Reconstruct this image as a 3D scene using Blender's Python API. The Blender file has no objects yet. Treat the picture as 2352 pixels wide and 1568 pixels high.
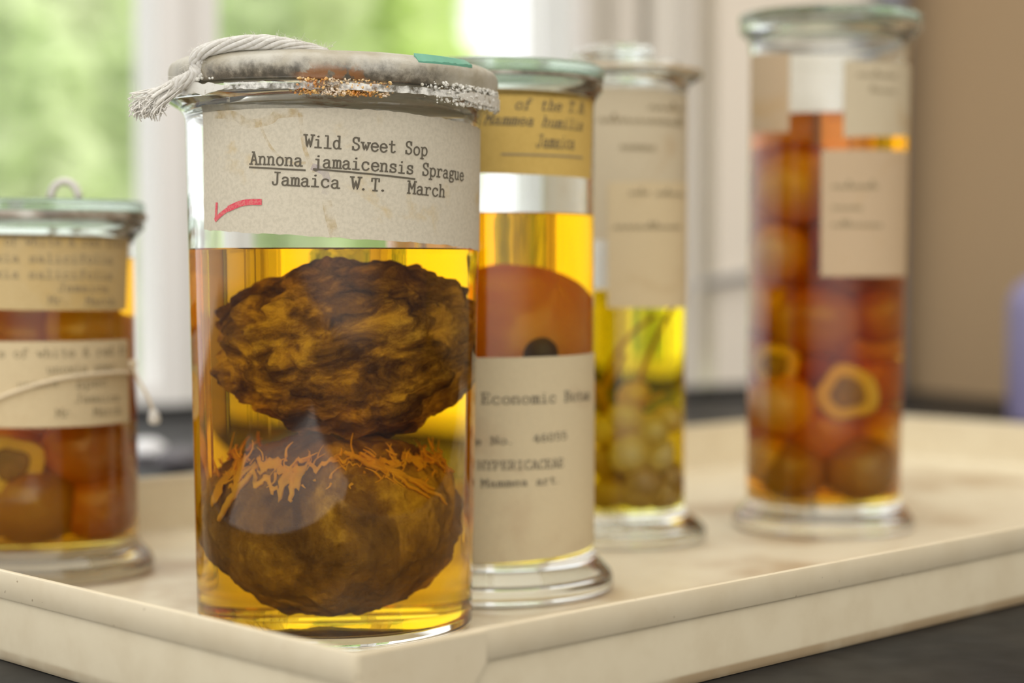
import bpy, bmesh, math, random
from mathutils import Vector, Matrix, noise

random.seed(7)
sc = bpy.context.scene
COL = sc.collection

# ------------------------------------------------------------------ camera
F = 4296.0                      # focal length in pixels of the 2352 x 1568 frame
CAMZ = 0.125
PITCH = math.atan(184.0 / F)
cam_d = bpy.data.cameras.new('camera')
cam = bpy.data.objects.new('camera', cam_d)
COL.objects.link(cam)
cam.location = (0, 0, CAMZ)
cam.rotation_euler = (math.pi / 2 - PITCH, 0, 0)
cam_d.sensor_width = 36.0
cam_d.lens = F / 2352.0 * 36.0
cam_d.clip_start = 0.01
cam_d.clip_end = 200
cam_d.dof.use_dof = True
cam_d.dof.focus_distance = 0.583
cam_d.dof.aperture_fstop = 5.8
sc.camera = cam

sc.view_settings.view_transform = 'Standard'
sc.view_settings.look = 'None'
sc.view_settings.exposure = -0.42
sc.view_settings.gamma = 1.0
sc.view_settings.use_curve_mapping = False
cy = sc.cycles
cy.max_bounces = 40
cy.transmission_bounces = 40
cy.glossy_bounces = 12
cy.diffuse_bounces = 4
cy.transparent_max_bounces = 32
cy.volume_bounces = 0
cy.sample_clamp_indirect = 8.0
cy.caustics_refractive = True
cy.caustics_reflective = True
cy.blur_glossy = 0.5

# ------------------------------------------------------------------ world: overcast sky, brighter to the left
W = bpy.data.worlds.new('sky')
sc.world = W
W.use_nodes = True
nt = W.node_tree
nt.nodes.clear()
wo = nt.nodes.new('ShaderNodeOutputWorld')
bg = nt.nodes.new('ShaderNodeBackground')
tc = nt.nodes.new('ShaderNodeTexCoord')


def wdot(vec, lo, hi):
    d = nt.nodes.new('ShaderNodeVectorMath'); d.operation = 'DOT_PRODUCT'
    d.inputs[1].default_value = Vector(vec).normalized()
    nt.links.new(tc.outputs['Generated'], d.inputs[0])
    m = nt.nodes.new('ShaderNodeMapRange'); m.interpolation_type = 'SMOOTHSTEP'
    m.inputs['From Min'].default_value = lo; m.inputs['From Max'].default_value = hi
    nt.links.new(d.outputs['Value'], m.inputs['Value'])
    return m.outputs['Result']


def wmix(fac, a, b):
    m = nt.nodes.new('ShaderNodeMix'); m.data_type = 'RGBA'
    nt.links.new(fac, m.inputs['Factor'])
    for i, c in ((6, a), (7, b)):
        if isinstance(c, tuple):
            m.inputs[i].default_value = (*c, 1)
        else:
            nt.links.new(c, m.inputs[i])
    return m.outputs[2]


side = wmix(wdot((-1, -0.15, 0), -0.70, 0.80), (0.57, 0.46, 0.28), (1.75, 1.72, 1.67))
# sky darkened in a low band in front, to weaken reflections on the glass
sep = nt.nodes.new('ShaderNodeSeparateXYZ'); nt.links.new(tc.outputs['Generated'], sep.inputs[0])
ab = nt.nodes.new('ShaderNodeMath'); ab.operation = 'ABSOLUTE'; nt.links.new(sep.outputs[2], ab.inputs[0])
mr = nt.nodes.new('ShaderNodeMapRange'); mr.interpolation_type = 'SMOOTHSTEP'
nt.links.new(ab.outputs[0], mr.inputs['Value'])
for k, q in (('From Min', 0.14), ('From Max', 0.34), ('To Min', 1.0), ('To Max', 0.0)):
    mr.inputs[k].default_value = q
mu = nt.nodes.new('ShaderNodeMath'); mu.operation = 'MULTIPLY'
nt.links.new(mr.outputs[0], mu.inputs[0]); nt.links.new(wdot((0.15, -1, 0), -0.05, 0.45), mu.inputs[1])
front = wmix(mu.outputs[0], side, (0.30, 0.28, 0.27))
hi = wmix(wdot((0.1, -1, 0.85), 0.50, 0.90), front, (2.9, 2.8, 2.62))  # bright fill added to the sky in front, for the camera-facing labels
c1 = wmix(wdot((0, 0, 1), 0.50, 0.92), hi, (3.1, 3.04, 2.9))
c2 = wmix(wdot((-0.1, 1, 0.12), 0.25, 0.75), c1, (2.2, 2.2, 2.2))
nt.links.new(c2, bg.inputs['Color'])
bg.inputs['Strength'].default_value = 1.0
nt.links.new(bg.outputs[0], wo.inputs['Surface'])


# daylight on the garden, from the right; the side wall keeps it off the bench
sun_d = bpy.data.lights.new('sun', 'SUN')
sun_d.energy = 3.0
sun_d.angle = math.radians(12)
sun_d.color = (1.0, 0.97, 0.9)
sun = bpy.data.objects.new('sun', sun_d)
COL.objects.link(sun)
sun.rotation_euler = Vector((-0.8, -0.15, -0.9)).to_track_quat('-Z', 'Y').to_euler()

# ------------------------------------------------------------------ pixel rays (to measure where real things stand)
CP, SP = math.cos(PITCH), math.sin(PITCH)


def ray(x, y):
    px, py = (x - 1176.0) / F, (784.0 - y) / F
    return Vector((px, CP + py * SP, -SP + py * CP))


def at_depth(x, y, Y):
    r = ray(x, y)
    return Vector((0, 0, CAMZ)) + r * (Y / r.y)


def at_z(x, y, z):
    r = ray(x, y)
    return Vector((0, 0, CAMZ)) + r * ((z - CAMZ) / r.z)


def z_at(y, Y):
    return at_depth(1176, y, Y).z


# ------------------------------------------------------------------ object helpers
def link(name, me, mats, parent=None, loc=None):
    o = bpy.data.objects.new(name, me)
    COL.objects.link(o)
    if mats is not None:
        for m in (mats if isinstance(mats, (list, tuple)) else [mats]):
            me.materials.append(m)
    if parent is not None:
        o.parent = parent
    if loc is not None:
        o.location = loc
    return o


def tag(o, label, cat, group=None, kind=None):
    o['label'] = label
    o['category'] = cat
    if group:
        o['group'] = group
    if kind:
        o['kind'] = kind
    return o


def struct(o):
    o['kind'] = 'structure'
    return o


def empty(name, loc, label, cat, group=None):
    o = bpy.data.objects.new(name, None)
    COL.objects.link(o)
    o.location = loc
    o.empty_display_size = 0.02
    return tag(o, label, cat, group)


def to_mesh(bm, name, smooth=True, angle=None):
    me = bpy.data.meshes.new(name)
    bmesh.ops.recalc_face_normals(bm, faces=bm.faces)
    if smooth:
        for f in bm.faces:
            f.smooth = True
        if angle is not None:
            for e in bm.edges:
                if len(e.link_faces) == 2 and e.calc_face_angle(0) > angle:
                    e.smooth = False
    bm.to_mesh(me)
    bm.free()
    return me


def lathe_bm(bm, prof, n=128, bumps=None):
    """closed solid of revolution; prof is a list of (r, z) that starts and ends on the axis"""
    rings = []
    for (r, z) in prof:
        if r < 1e-7:
            rings.append([bm.verts.new((0, 0, z))])
        else:
            ring = []
            for i in range(n):
                a = 2 * math.pi * i / n
                rr, zz = r, z
                if bumps:
                    rr, zz = bumps(a, r, z)
                ring.append(bm.verts.new((rr * math.cos(a), rr * math.sin(a), zz)))
            rings.append(ring)
    for p, q in zip(rings[:-1], rings[1:]):
        if len(p) == 1 and len(q) == 1:
            continue
        for i in range(n):
            j = (i + 1) % n
            if len(p) == 1:
                bm.faces.new((p[0], q[i], q[j]))
            elif len(q) == 1:
                bm.faces.new((p[i], p[j], q[0]))
            else:
                bm.faces.new((p[i], p[j], q[j], q[i]))


def lathe(name, prof, mat, parent=None, loc=None, n=128, bumps=None, angle=math.radians(50)):
    bm = bmesh.new()
    lathe_bm(bm, prof, n, bumps)
    return link(name, to_mesh(bm, name, True, angle), mat, parent, loc)


def fillet(pts, rad, k=5):
    """rounds the corners of an open (r, z) polyline; rad is one value or a dict index -> radius"""
    out = [pts[0]]
    for i in range(1, len(pts) - 1):
        r = rad.get(i, 0) if isinstance(rad, dict) else rad
        p, a, b = Vector(pts[i]), Vector(pts[i - 1]), Vector(pts[i + 1])
        da, db = (a - p), (b - p)
        t = min(r, da.length * 0.48, db.length * 0.48)
        if t < 1e-6:
            out.append(pts[i]); continue
        s, e = p + da.normalized() * t, p + db.normalized() * t
        for j in range(k + 1):
            u = j / k
            q = s * (1 - u) ** 2 + p * 2 * u * (1 - u) + e * u * u
            out.append((q.x, q.y))
    out.append(pts[-1])
    return out


def box_bm(bm, o, u, v, w):
    """box from corner o spanned by three vectors"""
    o, u, v, w = Vector(o), Vector(u), Vector(v), Vector(w)
    vs = [bm.verts.new(o + a * u + b * v + c * w) for c in (0, 1) for b in (0, 1) for a in (0, 1)]
    for f in ((0, 2, 3, 1), (4, 5, 7, 6), (0, 1, 5, 4), (2, 6, 7, 3), (0, 4, 6, 2), (1, 3, 7, 5)):
        bm.faces.new([vs[i] for i in f])


def tube_bm(bm, pts, rad, n=8, closed=False):
    pts = [Vector(p) for p in pts]
    m = len(pts)
    rr = rad if isinstance(rad, (list, tuple)) else [rad] * m
    rings = []
    prev = None
    for i in range(m):
        if closed:
            t = pts[(i + 1) % m] - pts[i - 1]
        else:
            t = pts[min(i + 1, m - 1)] - pts[max(i - 1, 0)]
        t.normalize()
        if prev is None:
            ref = Vector((0, 0, 1)) if abs(t.z) < 0.9 else Vector((1, 0, 0))
            nrm = t.cross(ref).normalized()
        else:
            nrm = (prev - t * prev.dot(t)).normalized()
        prev = nrm
        bn = t.cross(nrm)
        rings.append([bm.verts.new(pts[i] + (nrm * math.cos(2 * math.pi * k / n) + bn * math.sin(2 * math.pi * k / n)) * rr[i]) for k in range(n)])
    for i in range(m - (0 if closed else 1)):
        p, q = rings[i], rings[(i + 1) % m]
        for k in range(n):
            l = (k + 1) % n
            bm.faces.new((p[k], p[l], q[l], q[k]))
    if not closed:
        bm.faces.new(list(reversed(rings[0])))
        bm.faces.new(rings[-1])


def smooth_path(pts, k=6):
    pts = [Vector(p) for p in pts]
    out = []
    for i in range(len(pts) - 1):
        p0, p1, p2, p3 = pts[max(i - 1, 0)], pts[i], pts[i + 1], pts[min(i + 2, len(pts) - 1)]
        for j in range(k):
            t = j / k
            out.append(0.5 * ((2 * p1) + (p2 - p0) * t + (2 * p0 - 5 * p1 + 4 * p2 - p3) * t * t + (3 * p1 - p0 - 3 * p2 + p3) * t ** 3))
    out.append(pts[-1])
    return out


# ------------------------------------------------------------------ materials
class NB:
    """small node builder"""
    def __init__(s, name):
        s.m = bpy.data.materials.new(name)
        s.m.use_nodes = True
        s.t = s.m.node_tree
        s.t.nodes.clear()
        s.out = s.t.nodes.new('ShaderNodeOutputMaterial')
        s.tc = s.t.nodes.new('ShaderNodeTexCoord')

    def n(s, typ, **kw):
        nd = s.t.nodes.new(typ)
        for k, v in kw.items():
            if k in nd.inputs.keys():
                s.set(nd.inputs[k], v)
            else:
                setattr(nd, k, v)
        return nd

    def set(s, inp, v):
        if isinstance(v, bpy.types.NodeSocket):
            s.t.links.new(v, inp)
        elif isinstance(v, tuple) and len(v) == 3 and inp.type == 'RGBA':
            inp.default_value = (*v, 1)
        else:
            inp.default_value = v

    def noise(s, scale, detail=4, rough=0.55, coord=None, dist=0.0):
        nd = s.n('ShaderNodeTexNoise')
        nd.inputs['Scale'].default_value = scale
        nd.inputs['Detail'].default_value = detail
        nd.inputs['Roughness'].default_value = rough
        nd.inputs['Distortion'].default_value = dist
        s.t.links.new(coord or s.tc.outputs['Object'], nd.inputs['Vector'])
        return nd.outputs['Fac']

    def ramp(s, fac, stops):
        nd = s.n('ShaderNodeValToRGB')
        el = nd.color_ramp.elements
        while len(el) < len(stops):
            el.new(0.5)
        for e, (p, c) in zip(el, stops):
            e.position = p
            e.color = (*c, 1) if len(c) == 3 else c
        s.t.links.new(fac, nd.inputs['Fac'])
        return nd.outputs['Color']

    def mix(s, fac, a, b):
        nd = s.n('ShaderNodeMix', data_type='RGBA')
        s.set(nd.inputs['Factor'], fac)
        s.set(nd.inputs[6], a)
        s.set(nd.inputs[7], b)
        return nd.outputs[2]

    def math(s, op, a, b=0.0, clamp=False):
        nd = s.n('ShaderNodeMath', operation=op)
        nd.use_clamp = clamp
        s.set(nd.inputs[0], a)
        s.set(nd.inputs[1], b)
        return nd.outputs[0]

    def rng(s, v, a, b, lo=0.0, hi=1.0):
        nd = s.n('ShaderNodeMapRange')
        nd.interpolation_type = 'SMOOTHSTEP'
        s.set(nd.inputs['Value'], v)
        for k, q in (('From Min', a), ('From Max', b), ('To Min', lo), ('To Max', hi)):
            nd.inputs[k].default_value = q
        return nd.outputs['Result']

    def xyz(s, coord=None):
        nd = s.n('ShaderNodeSeparateXYZ')
        s.t.links.new(coord or s.tc.outputs['Object'], nd.inputs[0])
        return nd.outputs

    def bump(s, h, strength=0.3, dist=0.001):
        nd = s.n('ShaderNodeBump')
        nd.inputs['Strength'].default_value = strength
        nd.inputs['Distance'].default_value = dist
        s.t.links.new(h, nd.inputs['Height'])
        return nd.outputs[0]

    def pbr(s, color, rough=0.5, normal=None, **kw):
        nd = s.n('ShaderNodeBsdfPrincipled')
        s.set(nd.inputs['Base Color'], color)
        s.set(nd.inputs['Roughness'], rough)
        if normal is not None:
            s.t.links.new(normal, nd.inputs['Normal'])
        for k, v in kw.items():
            s.set(nd.inputs[k], v)
        s.t.links.new(nd.outputs[0], s.out.inputs['Surface'])
        return s.m

    def soft(s, color, trans_color, tfac=0.4, normal=None, coat=0.0):
        """diffuse flesh or paper that lets light through"""
        d = s.n('ShaderNodeBsdfDiffuse'); s.set(d.inputs[0], color)
        t = s.n('ShaderNodeBsdfTranslucent'); s.set(t.inputs[0], trans_color)
        if normal is not None:
            s.t.links.new(normal, d.inputs['Normal']); s.t.links.new(normal, t.inputs['Normal'])
        x = s.n('ShaderNodeMixShader')
        x.inputs[0].default_value = tfac
        s.t.links.new(d.outputs[0], x.inputs[1]); s.t.links.new(t.outputs[0], x.inputs[2])
        res = x.outputs[0]
        if coat:
            g = s.n('ShaderNodeBsdfGlossy'); g.inputs['Roughness'].default_value = 0.25
            y = s.n('ShaderNodeMixShader'); y.inputs[0].default_value = coat
            s.t.links.new(res, y.inputs[1]); s.t.links.new(g.outputs[0], y.inputs[2])
            res = y.outputs[0]
        s.t.links.new(res, s.out.inputs['Surface'])
        return s.m


def plain(name, color, rough=0.5, **kw):
    return NB(name).pbr(color, rough, **kw)


def glass(name, color=(0.985, 0.995, 0.99), ior=1.5, rough=0.0):
    b = NB(name)
    g = b.n('ShaderNodeBsdfGlass')
    g.inputs['Color'].default_value = (*color, 1)
    g.inputs['IOR'].default_value = ior
    g.inputs['Roughness'].default_value = rough
    b.t.links.new(g.outputs[0], b.out.inputs['Surface'])
    return b.m


def liquid_mat(name, sigma, ior=1.36):
    """tinted spirit; its free surface refracts, where it touches the glass the glass carries the boundary"""
    b = NB(name)
    g = b.n('ShaderNodeBsdfGlass')
    g.inputs['IOR'].default_value = ior
    g.inputs['Roughness'].default_value = 0.0
    t = b.n('ShaderNodeBsdfTransparent')
    at = b.n('ShaderNodeAttribute', attribute_name='free_surface')
    x = b.n('ShaderNodeMixShader')
    b.t.links.new(b.math('GREATER_THAN', at.outputs['Fac'], 0.5), x.inputs[0])
    b.t.links.new(t.outputs[0], x.inputs[1])
    b.t.links.new(g.outputs[0], x.inputs[2])
    b.t.links.new(x.outputs[0], b.out.inputs['Surface'])
    dens = max(sigma) * 1.05
    v = b.n('ShaderNodeVolumeAbsorption')
    v.inputs['Color'].default_value = (*[1 - q / dens for q in sigma], 1)
    v.inputs['Density'].default_value = dens
    b.t.links.new(v.outputs[0], b.out.inputs['Volume'])
    return b.m


M = {}
M['glass'] = glass('clear_glass')
M['wet_glass'] = glass('wetted_glass', (0.985, 0.995, 0.99), 1.5 / 1.36)
M['pane'] = glass('window_glass', (1, 1, 1), 1.45)
M['green_glass'] = glass('green_glass', (0.88, 0.92, 0.88), 1.5, 0.15)
M['liq_front'] = liquid_mat('amber_spirit', (0.1, 8.5, 75.0))
M['liq_label'] = liquid_mat('gold_spirit', (0.2, 12.0, 100.0))
M['liq_yellow'] = liquid_mat('yellow_spirit', (0.4, 7.0, 100.0))
M['liq_tall'] = liquid_mat('orange_spirit', (0.3, 17.0, 120.0))
M['liq_low'] = liquid_mat('brown_spirit', (0.2, 14.0, 90.0))

M['white_paint'] = plain('white_paint', (0.86, 0.845, 0.82), 0.45)
M['shaded_casing_paint'] = plain('shaded_casing_paint', (0.76, 0.715, 0.64), 0.5)  # greyer than the white paint: moulding shade put into the colour
M['cream_wall'] = plain('cream_wall', (0.92, 0.85, 0.74), 0.6)
M['tan_wall'] = NB('tan_wall').pbr((0.45, 0.315, 0.18), 0.7)
M['sun_block_slab'] = plain('slab_paint', (0.8, 0.78, 0.74), 0.7)
M['black_trim'] = plain('black_trim', (0.02, 0.02, 0.021), 0.4)
M['pipe_grey'] = plain('pipe_grey', (0.22, 0.22, 0.25), 0.45)
M['cable_grey'] = plain('cable_grey', (0.33, 0.33, 0.33), 0.5)
M['grey_plastic'] = plain('grey_plastic', (0.12, 0.11, 0.12), 0.45)
M['white_plastic'] = plain('white_plastic', (0.8, 0.8, 0.82), 0.3)
M['purple_plastic'] = plain('purple_plastic', (0.26, 0.23, 0.40), 0.35)
M['lilac_plastic'] = plain('lilac_plastic', (0.46, 0.43, 0.50), 0.35)

b = NB('bench_slate')
nz = b.noise(90, 6)
M['bench'] = b.pbr(b.ramp(nz, [(0.3, (0.010, 0.010, 0.0105)), (0.7, (0.020, 0.020, 0.020))]), b.rng(b.noise(14, 4), 0.3, 0.7, 0.40, 0.55), None, **{'Specular IOR Level': 0.15})

b = NB('tray_enamel')
n1 = b.noise(11, 5, 0.6)
n2 = b.noise(60, 4, 0.6)
base = b.mix(b.rng(n2, 0.35, 0.75), (0.72, 0.635, 0.46), (0.67, 0.58, 0.41))
z = b.xyz()[2]
onfloor = b.rng(z, 0.0003, 0.0015, 1, 0)
xyz_ = b.xyz()
spill = b.math('MULTIPLY', b.rng(xyz_[1], 0.03, 0.13, 1, 0), b.math('MULTIPLY', b.rng(xyz_[0], 0.10, 0.2), b.rng(xyz_[0], 0.36, 0.5, 1, 0)))
stain = b.math('MULTIPLY', b.rng(b.math('ADD', n1, b.math('MULTIPLY', spill, 0.16)), 0.47, 0.66), b.math('MULTIPLY', onfloor, 0.75))
M['tray'] = b.pbr(b.mix(stain, base, (0.40, 0.27, 0.14)), 0.42, b.bump(b.noise(500, 2), 0.06, 0.0004))

b = NB('tray_hem_enamel')
n2 = b.noise(60, 4, 0.6)
sp = b.rng(b.noise(420, 2, 0.5), 0.70, 0.76)
base = b.mix(b.rng(n2, 0.35, 0.75), (0.66, 0.575, 0.415), (0.62, 0.53, 0.37))
M['hem'] = b.pbr(b.mix(b.math('MULTIPLY', sp, 0.6), base, (0.2, 0.13, 0.06)), 0.42)


def paper(name, c1, c2, stainc, lo=0.55, hi=0.72, scale=30):
    b = NB(name)
    n1 = b.noise(scale, 5, 0.6, dist=0.6)
    n2 = b.noise(900, 3, 0.6)
    base = b.mix(b.rng(n2, 0.35, 0.7), c1, c2)
    col = b.mix(b.math('MULTIPLY', b.rng(n1, lo, hi), 0.55), base, stainc)
    return b.soft(col, col, 0.12, b.bump(n2, 0.08, 0.0003))


M['paper_front'] = paper('aged_paper', (0.64, 0.585, 0.47), (0.56, 0.51, 0.405), (0.56, 0.40, 0.15), 0.56, 0.74, 45)
M['paper_gold'] = paper('yellowed_paper', (0.66, 0.46, 0.14), (0.60, 0.41, 0.12), (0.48, 0.30, 0.06))
M['paper_white'] = paper('pale_paper', (0.60, 0.51, 0.34), (0.565, 0.48, 0.32), (0.48, 0.37, 0.24))
M['paper_tan'] = paper('tan_paper', (0.60, 0.46, 0.24), (0.56, 0.42, 0.21), (0.58, 0.37, 0.10), 0.45, 0.65, 25)
M['paper_cream'] = paper('cream_paper', (0.66, 0.54, 0.34), (0.62, 0.50, 0.31), (0.55, 0.42, 0.24))
M['paper_grey'] = paper('greyish_paper', (0.61, 0.525, 0.37), (0.57, 0.485, 0.34), (0.5, 0.36, 0.2))
M['paper_pink'] = paper('pinkish_paper', (0.58, 0.44, 0.29), (0.54, 0.41, 0.265), (0.56, 0.37, 0.18))
M['ink'] = plain('typewriter_ink', (0.10, 0.085, 0.06), 0.8)
M['ink_faint'] = plain('faded_ink', (0.27, 0.21, 0.12), 0.8)
M['red_pencil'] = NB('red_crayon')
_b = M['red_pencil']
M['red_pencil'] = _b.pbr(_b.mix(_b.rng(_b.noise(1500, 3), 0.4, 0.62), (0.62, 0.05, 0.09), (0.60, 0.16, 0.15)), 0.8)
M['purple_ink'] = plain('purple_stain', (0.36, 0.30, 0.38), 0.8)

# sealed lid: old membrane, stained brown and black low down at the front
b = NB('sealed_lid')
o = b.xyz()
n1 = b.noise(70, 5, 0.6)
n2 = b.noise(260, 5, 0.65)
base = b.mix(b.rng(n1, 0.35, 0.7), (0.60, 0.57, 0.49), (0.44, 0.39, 0.29))
low = b.rng(b.math('ADD', o[2], b.math('MULTIPLY', b.math('SUBTRACT', n2, 0.5), 0.010)), 0.0008, 0.0072, 1, 0)
# more dirt at the front, from the string to the right shoulder
ang = b.n('ShaderNodeMath', operation='ARCTAN2')
b.t.links.new(o[1], ang.inputs[0]); b.t.links.new(o[0], ang.inputs[1])
angf = ang.outputs[0]
M_front = b.math('MULTIPLY', b.rng(angf, -2.75, -2.45), b.rng(angf, -0.95, -0.62, 1, 0))
rad_ = b.math('SQRT', b.math('ADD', b.math('MULTIPLY', o[0], o[0]), b.math('MULTIPLY', o[1], o[1])))
dirt = b.math('MULTIPLY', b.math('MULTIPLY', low, M_front), b.rng(rad_, 0.0505, 0.0540))
dirtc = b.ramp(n2, [(0.42, (0.035, 0.025, 0.017)), (0.60, (0.14, 0.105, 0.07)), (0.78, (0.36, 0.30, 0.20))])
col = b.mix(b.math('MULTIPLY', dirt, 0.95), base, dirtc)
rust = b.math('MULTIPLY', b.math('MULTIPLY', b.rng(angf, -1.74, -1.62), b.rng(angf, -1.36, -1.24, 1, 0)),
              b.math('MULTIPLY', b.rng(b.noise(190, 4, 0.6), 0.47, 0.54), b.rng(o[2], 0.0018, 0.0062, 1, 0)))
col = b.mix(b.math('MULTIPLY', rust, 0.9), col, (0.30, 0.10, 0.012))
M['lid_seal'] = b.soft(col, (0.72, 0.72, 0.62), 0.22, b.bump(n2, 0.35, 0.0015), 0.07)

b = NB('salt_crust')
M['crust'] = b.soft(b.ramp(b.noise(150, 4, 0.6), [(0.40, (0.85, 0.80, 0.68)), (0.52, (0.90, 0.62, 0.22)), (0.62, (0.72, 0.28, 0.02)), (0.72, (0.25, 0.08, 0.01))]), (0.9, 0.6, 0.2), 0.35, None, 0.1)
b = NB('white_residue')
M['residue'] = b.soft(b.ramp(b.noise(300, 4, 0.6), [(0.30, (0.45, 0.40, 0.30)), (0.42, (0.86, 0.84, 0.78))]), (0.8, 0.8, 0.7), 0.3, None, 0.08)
b = NB('lid_seal_far')
n1 = b.noise(90, 5, 0.6)
M['seal_dark'] = b.soft(b.ramp(n1, [(0.36, (0.09, 0.065, 0.04)), (0.5, (0.36, 0.30, 0.23)), (0.66, (0.6, 0.57, 0.5))]), (0.5, 0.45, 0.35), 0.2, None, 0.08)
M['brown_seal'] = plain('brown_seal', (0.50, 0.36, 0.20), 0.5)

b = NB('cotton')
M['cotton'] = b.soft(b.mix(b.rng(b.noise(900, 3), 0.35, 0.7), (0.86, 0.84, 0.80), (0.74, 0.71, 0.65)), (0.8, 0.78, 0.72), 0.3)


M['twine'] = plain('tan_twine', (0.66, 0.55, 0.38), 0.8)


def flesh(name, stops, trans, tf=0.35, scale=60, bumpd=0.002, coat=0.05, zs=1.0):
    b = NB(name)
    mp = b.n('ShaderNodeMapping')
    mp.inputs['Scale'].default_value = (1, 1, zs)
    b.t.links.new(b.tc.outputs['Object'], mp.inputs['Vector'])
    n1 = b.noise(scale, 7, 0.66, mp.outputs[0], 0.5)
    n2 = b.noise(scale * 5, 4, 0.6)
    return b.soft(b.ramp(n1, stops), trans, tf, b.bump(n2, 0.5, bumpd), coat)


M['sop'] = flesh('dark_wrinkled_fruit', [(0.37, (0.07, 0.03, 0.015)), (0.50, (0.27, 0.14, 0.06)), (0.64, (0.70, 0.43, 0.18))], (0.6, 0.3, 0.05), 0.10, 62, 0.006, 0.0, 2.0)
M['sop_low'] = flesh('brown_fibrous_fruit', [(0.36, (0.10, 0.042, 0.016)), (0.52, (0.26, 0.135, 0.05)), (0.68, (0.68, 0.42, 0.14))], (0.7, 0.4, 0.08), 0.15, 60, 0.005, 0.0, 0.6)
M['fibre'] = flesh('orange_fibre', [(0.3, (0.92, 0.50, 0.09)), (0.7, (0.98, 0.66, 0.16))], (0.98, 0.65, 0.15), 0.45, 80, 0.0005, 0)
M['orange_fruit'] = flesh('orange_fruit', [(0.3, (0.72, 0.24, 0.04)), (0.7, (0.86, 0.38, 0.07))], (0.95, 0.4, 0.06), 0.35, 30, 0.001)
M['brown_fruit'] = flesh('brown_fruit', [(0.3, (0.34, 0.15, 0.05)), (0.7, (0.50, 0.25, 0.08))], (0.5, 0.2, 0.04), 0.25, 40, 0.001)
M['stalk'] = plain('dark_stalk', (0.06, 0.03, 0.025), 0.6)
M['amber_fruit'] = flesh('amber_fruit', [(0.3, (0.86, 0.42, 0.07)), (0.7, (0.96, 0.62, 0.14))], (0.95, 0.5, 0.1), 0.35, 35, 0.001)
M['red_fruit'] = flesh('red_brown_fruit', [(0.3, (0.50, 0.15, 0.04)), (0.7, (0.70, 0.28, 0.08))], (0.8, 0.2, 0.05), 0.3, 35, 0.001)
M['ring_flesh'] = flesh('pale_cut_flesh', [(0.3, (0.82, 0.62, 0.26)), (0.7, (0.92, 0.74, 0.36))], (0.9, 0.6, 0.2), 0.3, 60, 0.0005)
M['ring_core'] = flesh('dark_cut_core', [(0.3, (0.16, 0.07, 0.04)), (0.7, (0.34, 0.18, 0.10))], (0.4, 0.2, 0.1), 0.15, 90, 0.001)
M['berry'] = flesh('yellow_berry', [(0.3, (0.92, 0.66, 0.22)), (0.7, (0.97, 0.84, 0.42))], (0.95, 0.65, 0.15), 0.35, 60, 0.0006)
M['berry_brown'] = flesh('brown_berry', [(0.3, (0.50, 0.28, 0.10)), (0.7, (0.72, 0.46, 0.18))], (0.5, 0.3, 0.1), 0.25, 60, 0.0006)
M['stem'] = flesh('yellow_stem', [(0.3, (0.45, 0.24, 0.06)), (0.7, (0.70, 0.44, 0.12))], (0.8, 0.5, 0.1), 0.3, 90, 0.0005)


def leafmat(name, c1, c2):
    b = NB(name)
    inf = b.n('ShaderNodeObjectInfo')
    n1 = b.noise(1.1, 3)
    col = b.mix(b.rng(n1, 0.36, 0.64), c1, c2)
    return b.soft(col, col, 0.5)


M['leaf_a'] = leafmat('pale_leaf', (0.70, 0.84, 0.46), (0.84, 0.90, 0.68))
M['leaf_b'] = leafmat('lime_leaf', (0.70, 0.86, 0.34), (0.82, 0.92, 0.54))
M['leaf_c'] = leafmat('grey_green_leaf', (0.64, 0.78, 0.50), (0.80, 0.88, 0.70))
M['bark'] = plain('bark', (0.16, 0.13, 0.09), 0.8)
M['lawn'] = NB('lawn').pbr((0.36, 0.46, 0.18), 0.8)

# ------------------------------------------------------------------ the bench and the room corner
TABLE = -0.0028
P0 = Vector((-0.278, 1.54, 0))                 # foot of the window wall, seen at pixel 400
WD = Vector((math.cos(math.radians(27)), math.sin(math.radians(27)), 0))
WN = Vector((-WD.y, WD.x, 0))                  # away from the room


def along(x, off=0.0):
    """distance along the window wall whose plane, pushed out by off, is met by the ray through pixel column x"""
    r = ray(x, 600)
    p = P0 + WN * off
    # r.x*t = p.x + s*WD.x ; r.y*t = p.y + s*WD.y
    det = r.x * (-WD.y) + WD.x * r.y
    t = (p.x * (-WD.y) + WD.x * p.y) / det
    return (Vector((r.x, r.y, 0)) * t - p).dot(WD)


def wall_box(name, x0, x1, z0, z1, front, back, mat, parent=None):
    """upright box on the window wall between two pixel columns; front/back = offsets from the wall plane (minus is into the room)"""
    s0, s1 = along(x0, front), along(x1, front)
    bm = bmesh.new()
    o = P0 + WD * s0 + WN * front
    o.z = z0
    box_bm(bm, o, WD * (s1 - s0), WN * (back - front), Vector((0, 0, z1 - z0)))
    return link(name, to_mesh(bm, name, False), mat, parent)


# corner between window wall and side wall
s_corner = along(2060)
PC = P0 + WD * s_corner
bm = bmesh.new()
o0 = P0 + WD * (along(-900) - 1.2) - WN * 1.75
bl = (PC - (P0 + WD * (along(-900) - 1.2))).dot(WD) + 0.0
o0.z = TABLE - 0.03
box_bm(bm, o0, WD * bl, WN * 1.75, Vector((0, 0, 0.03)))
bench = link('bench_top', to_mesh(bm, 'bench_top', False), M['bench'])
tag(bench, 'dark grey bench top under the cream tray', 'bench')

HTOP = 1.15
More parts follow.
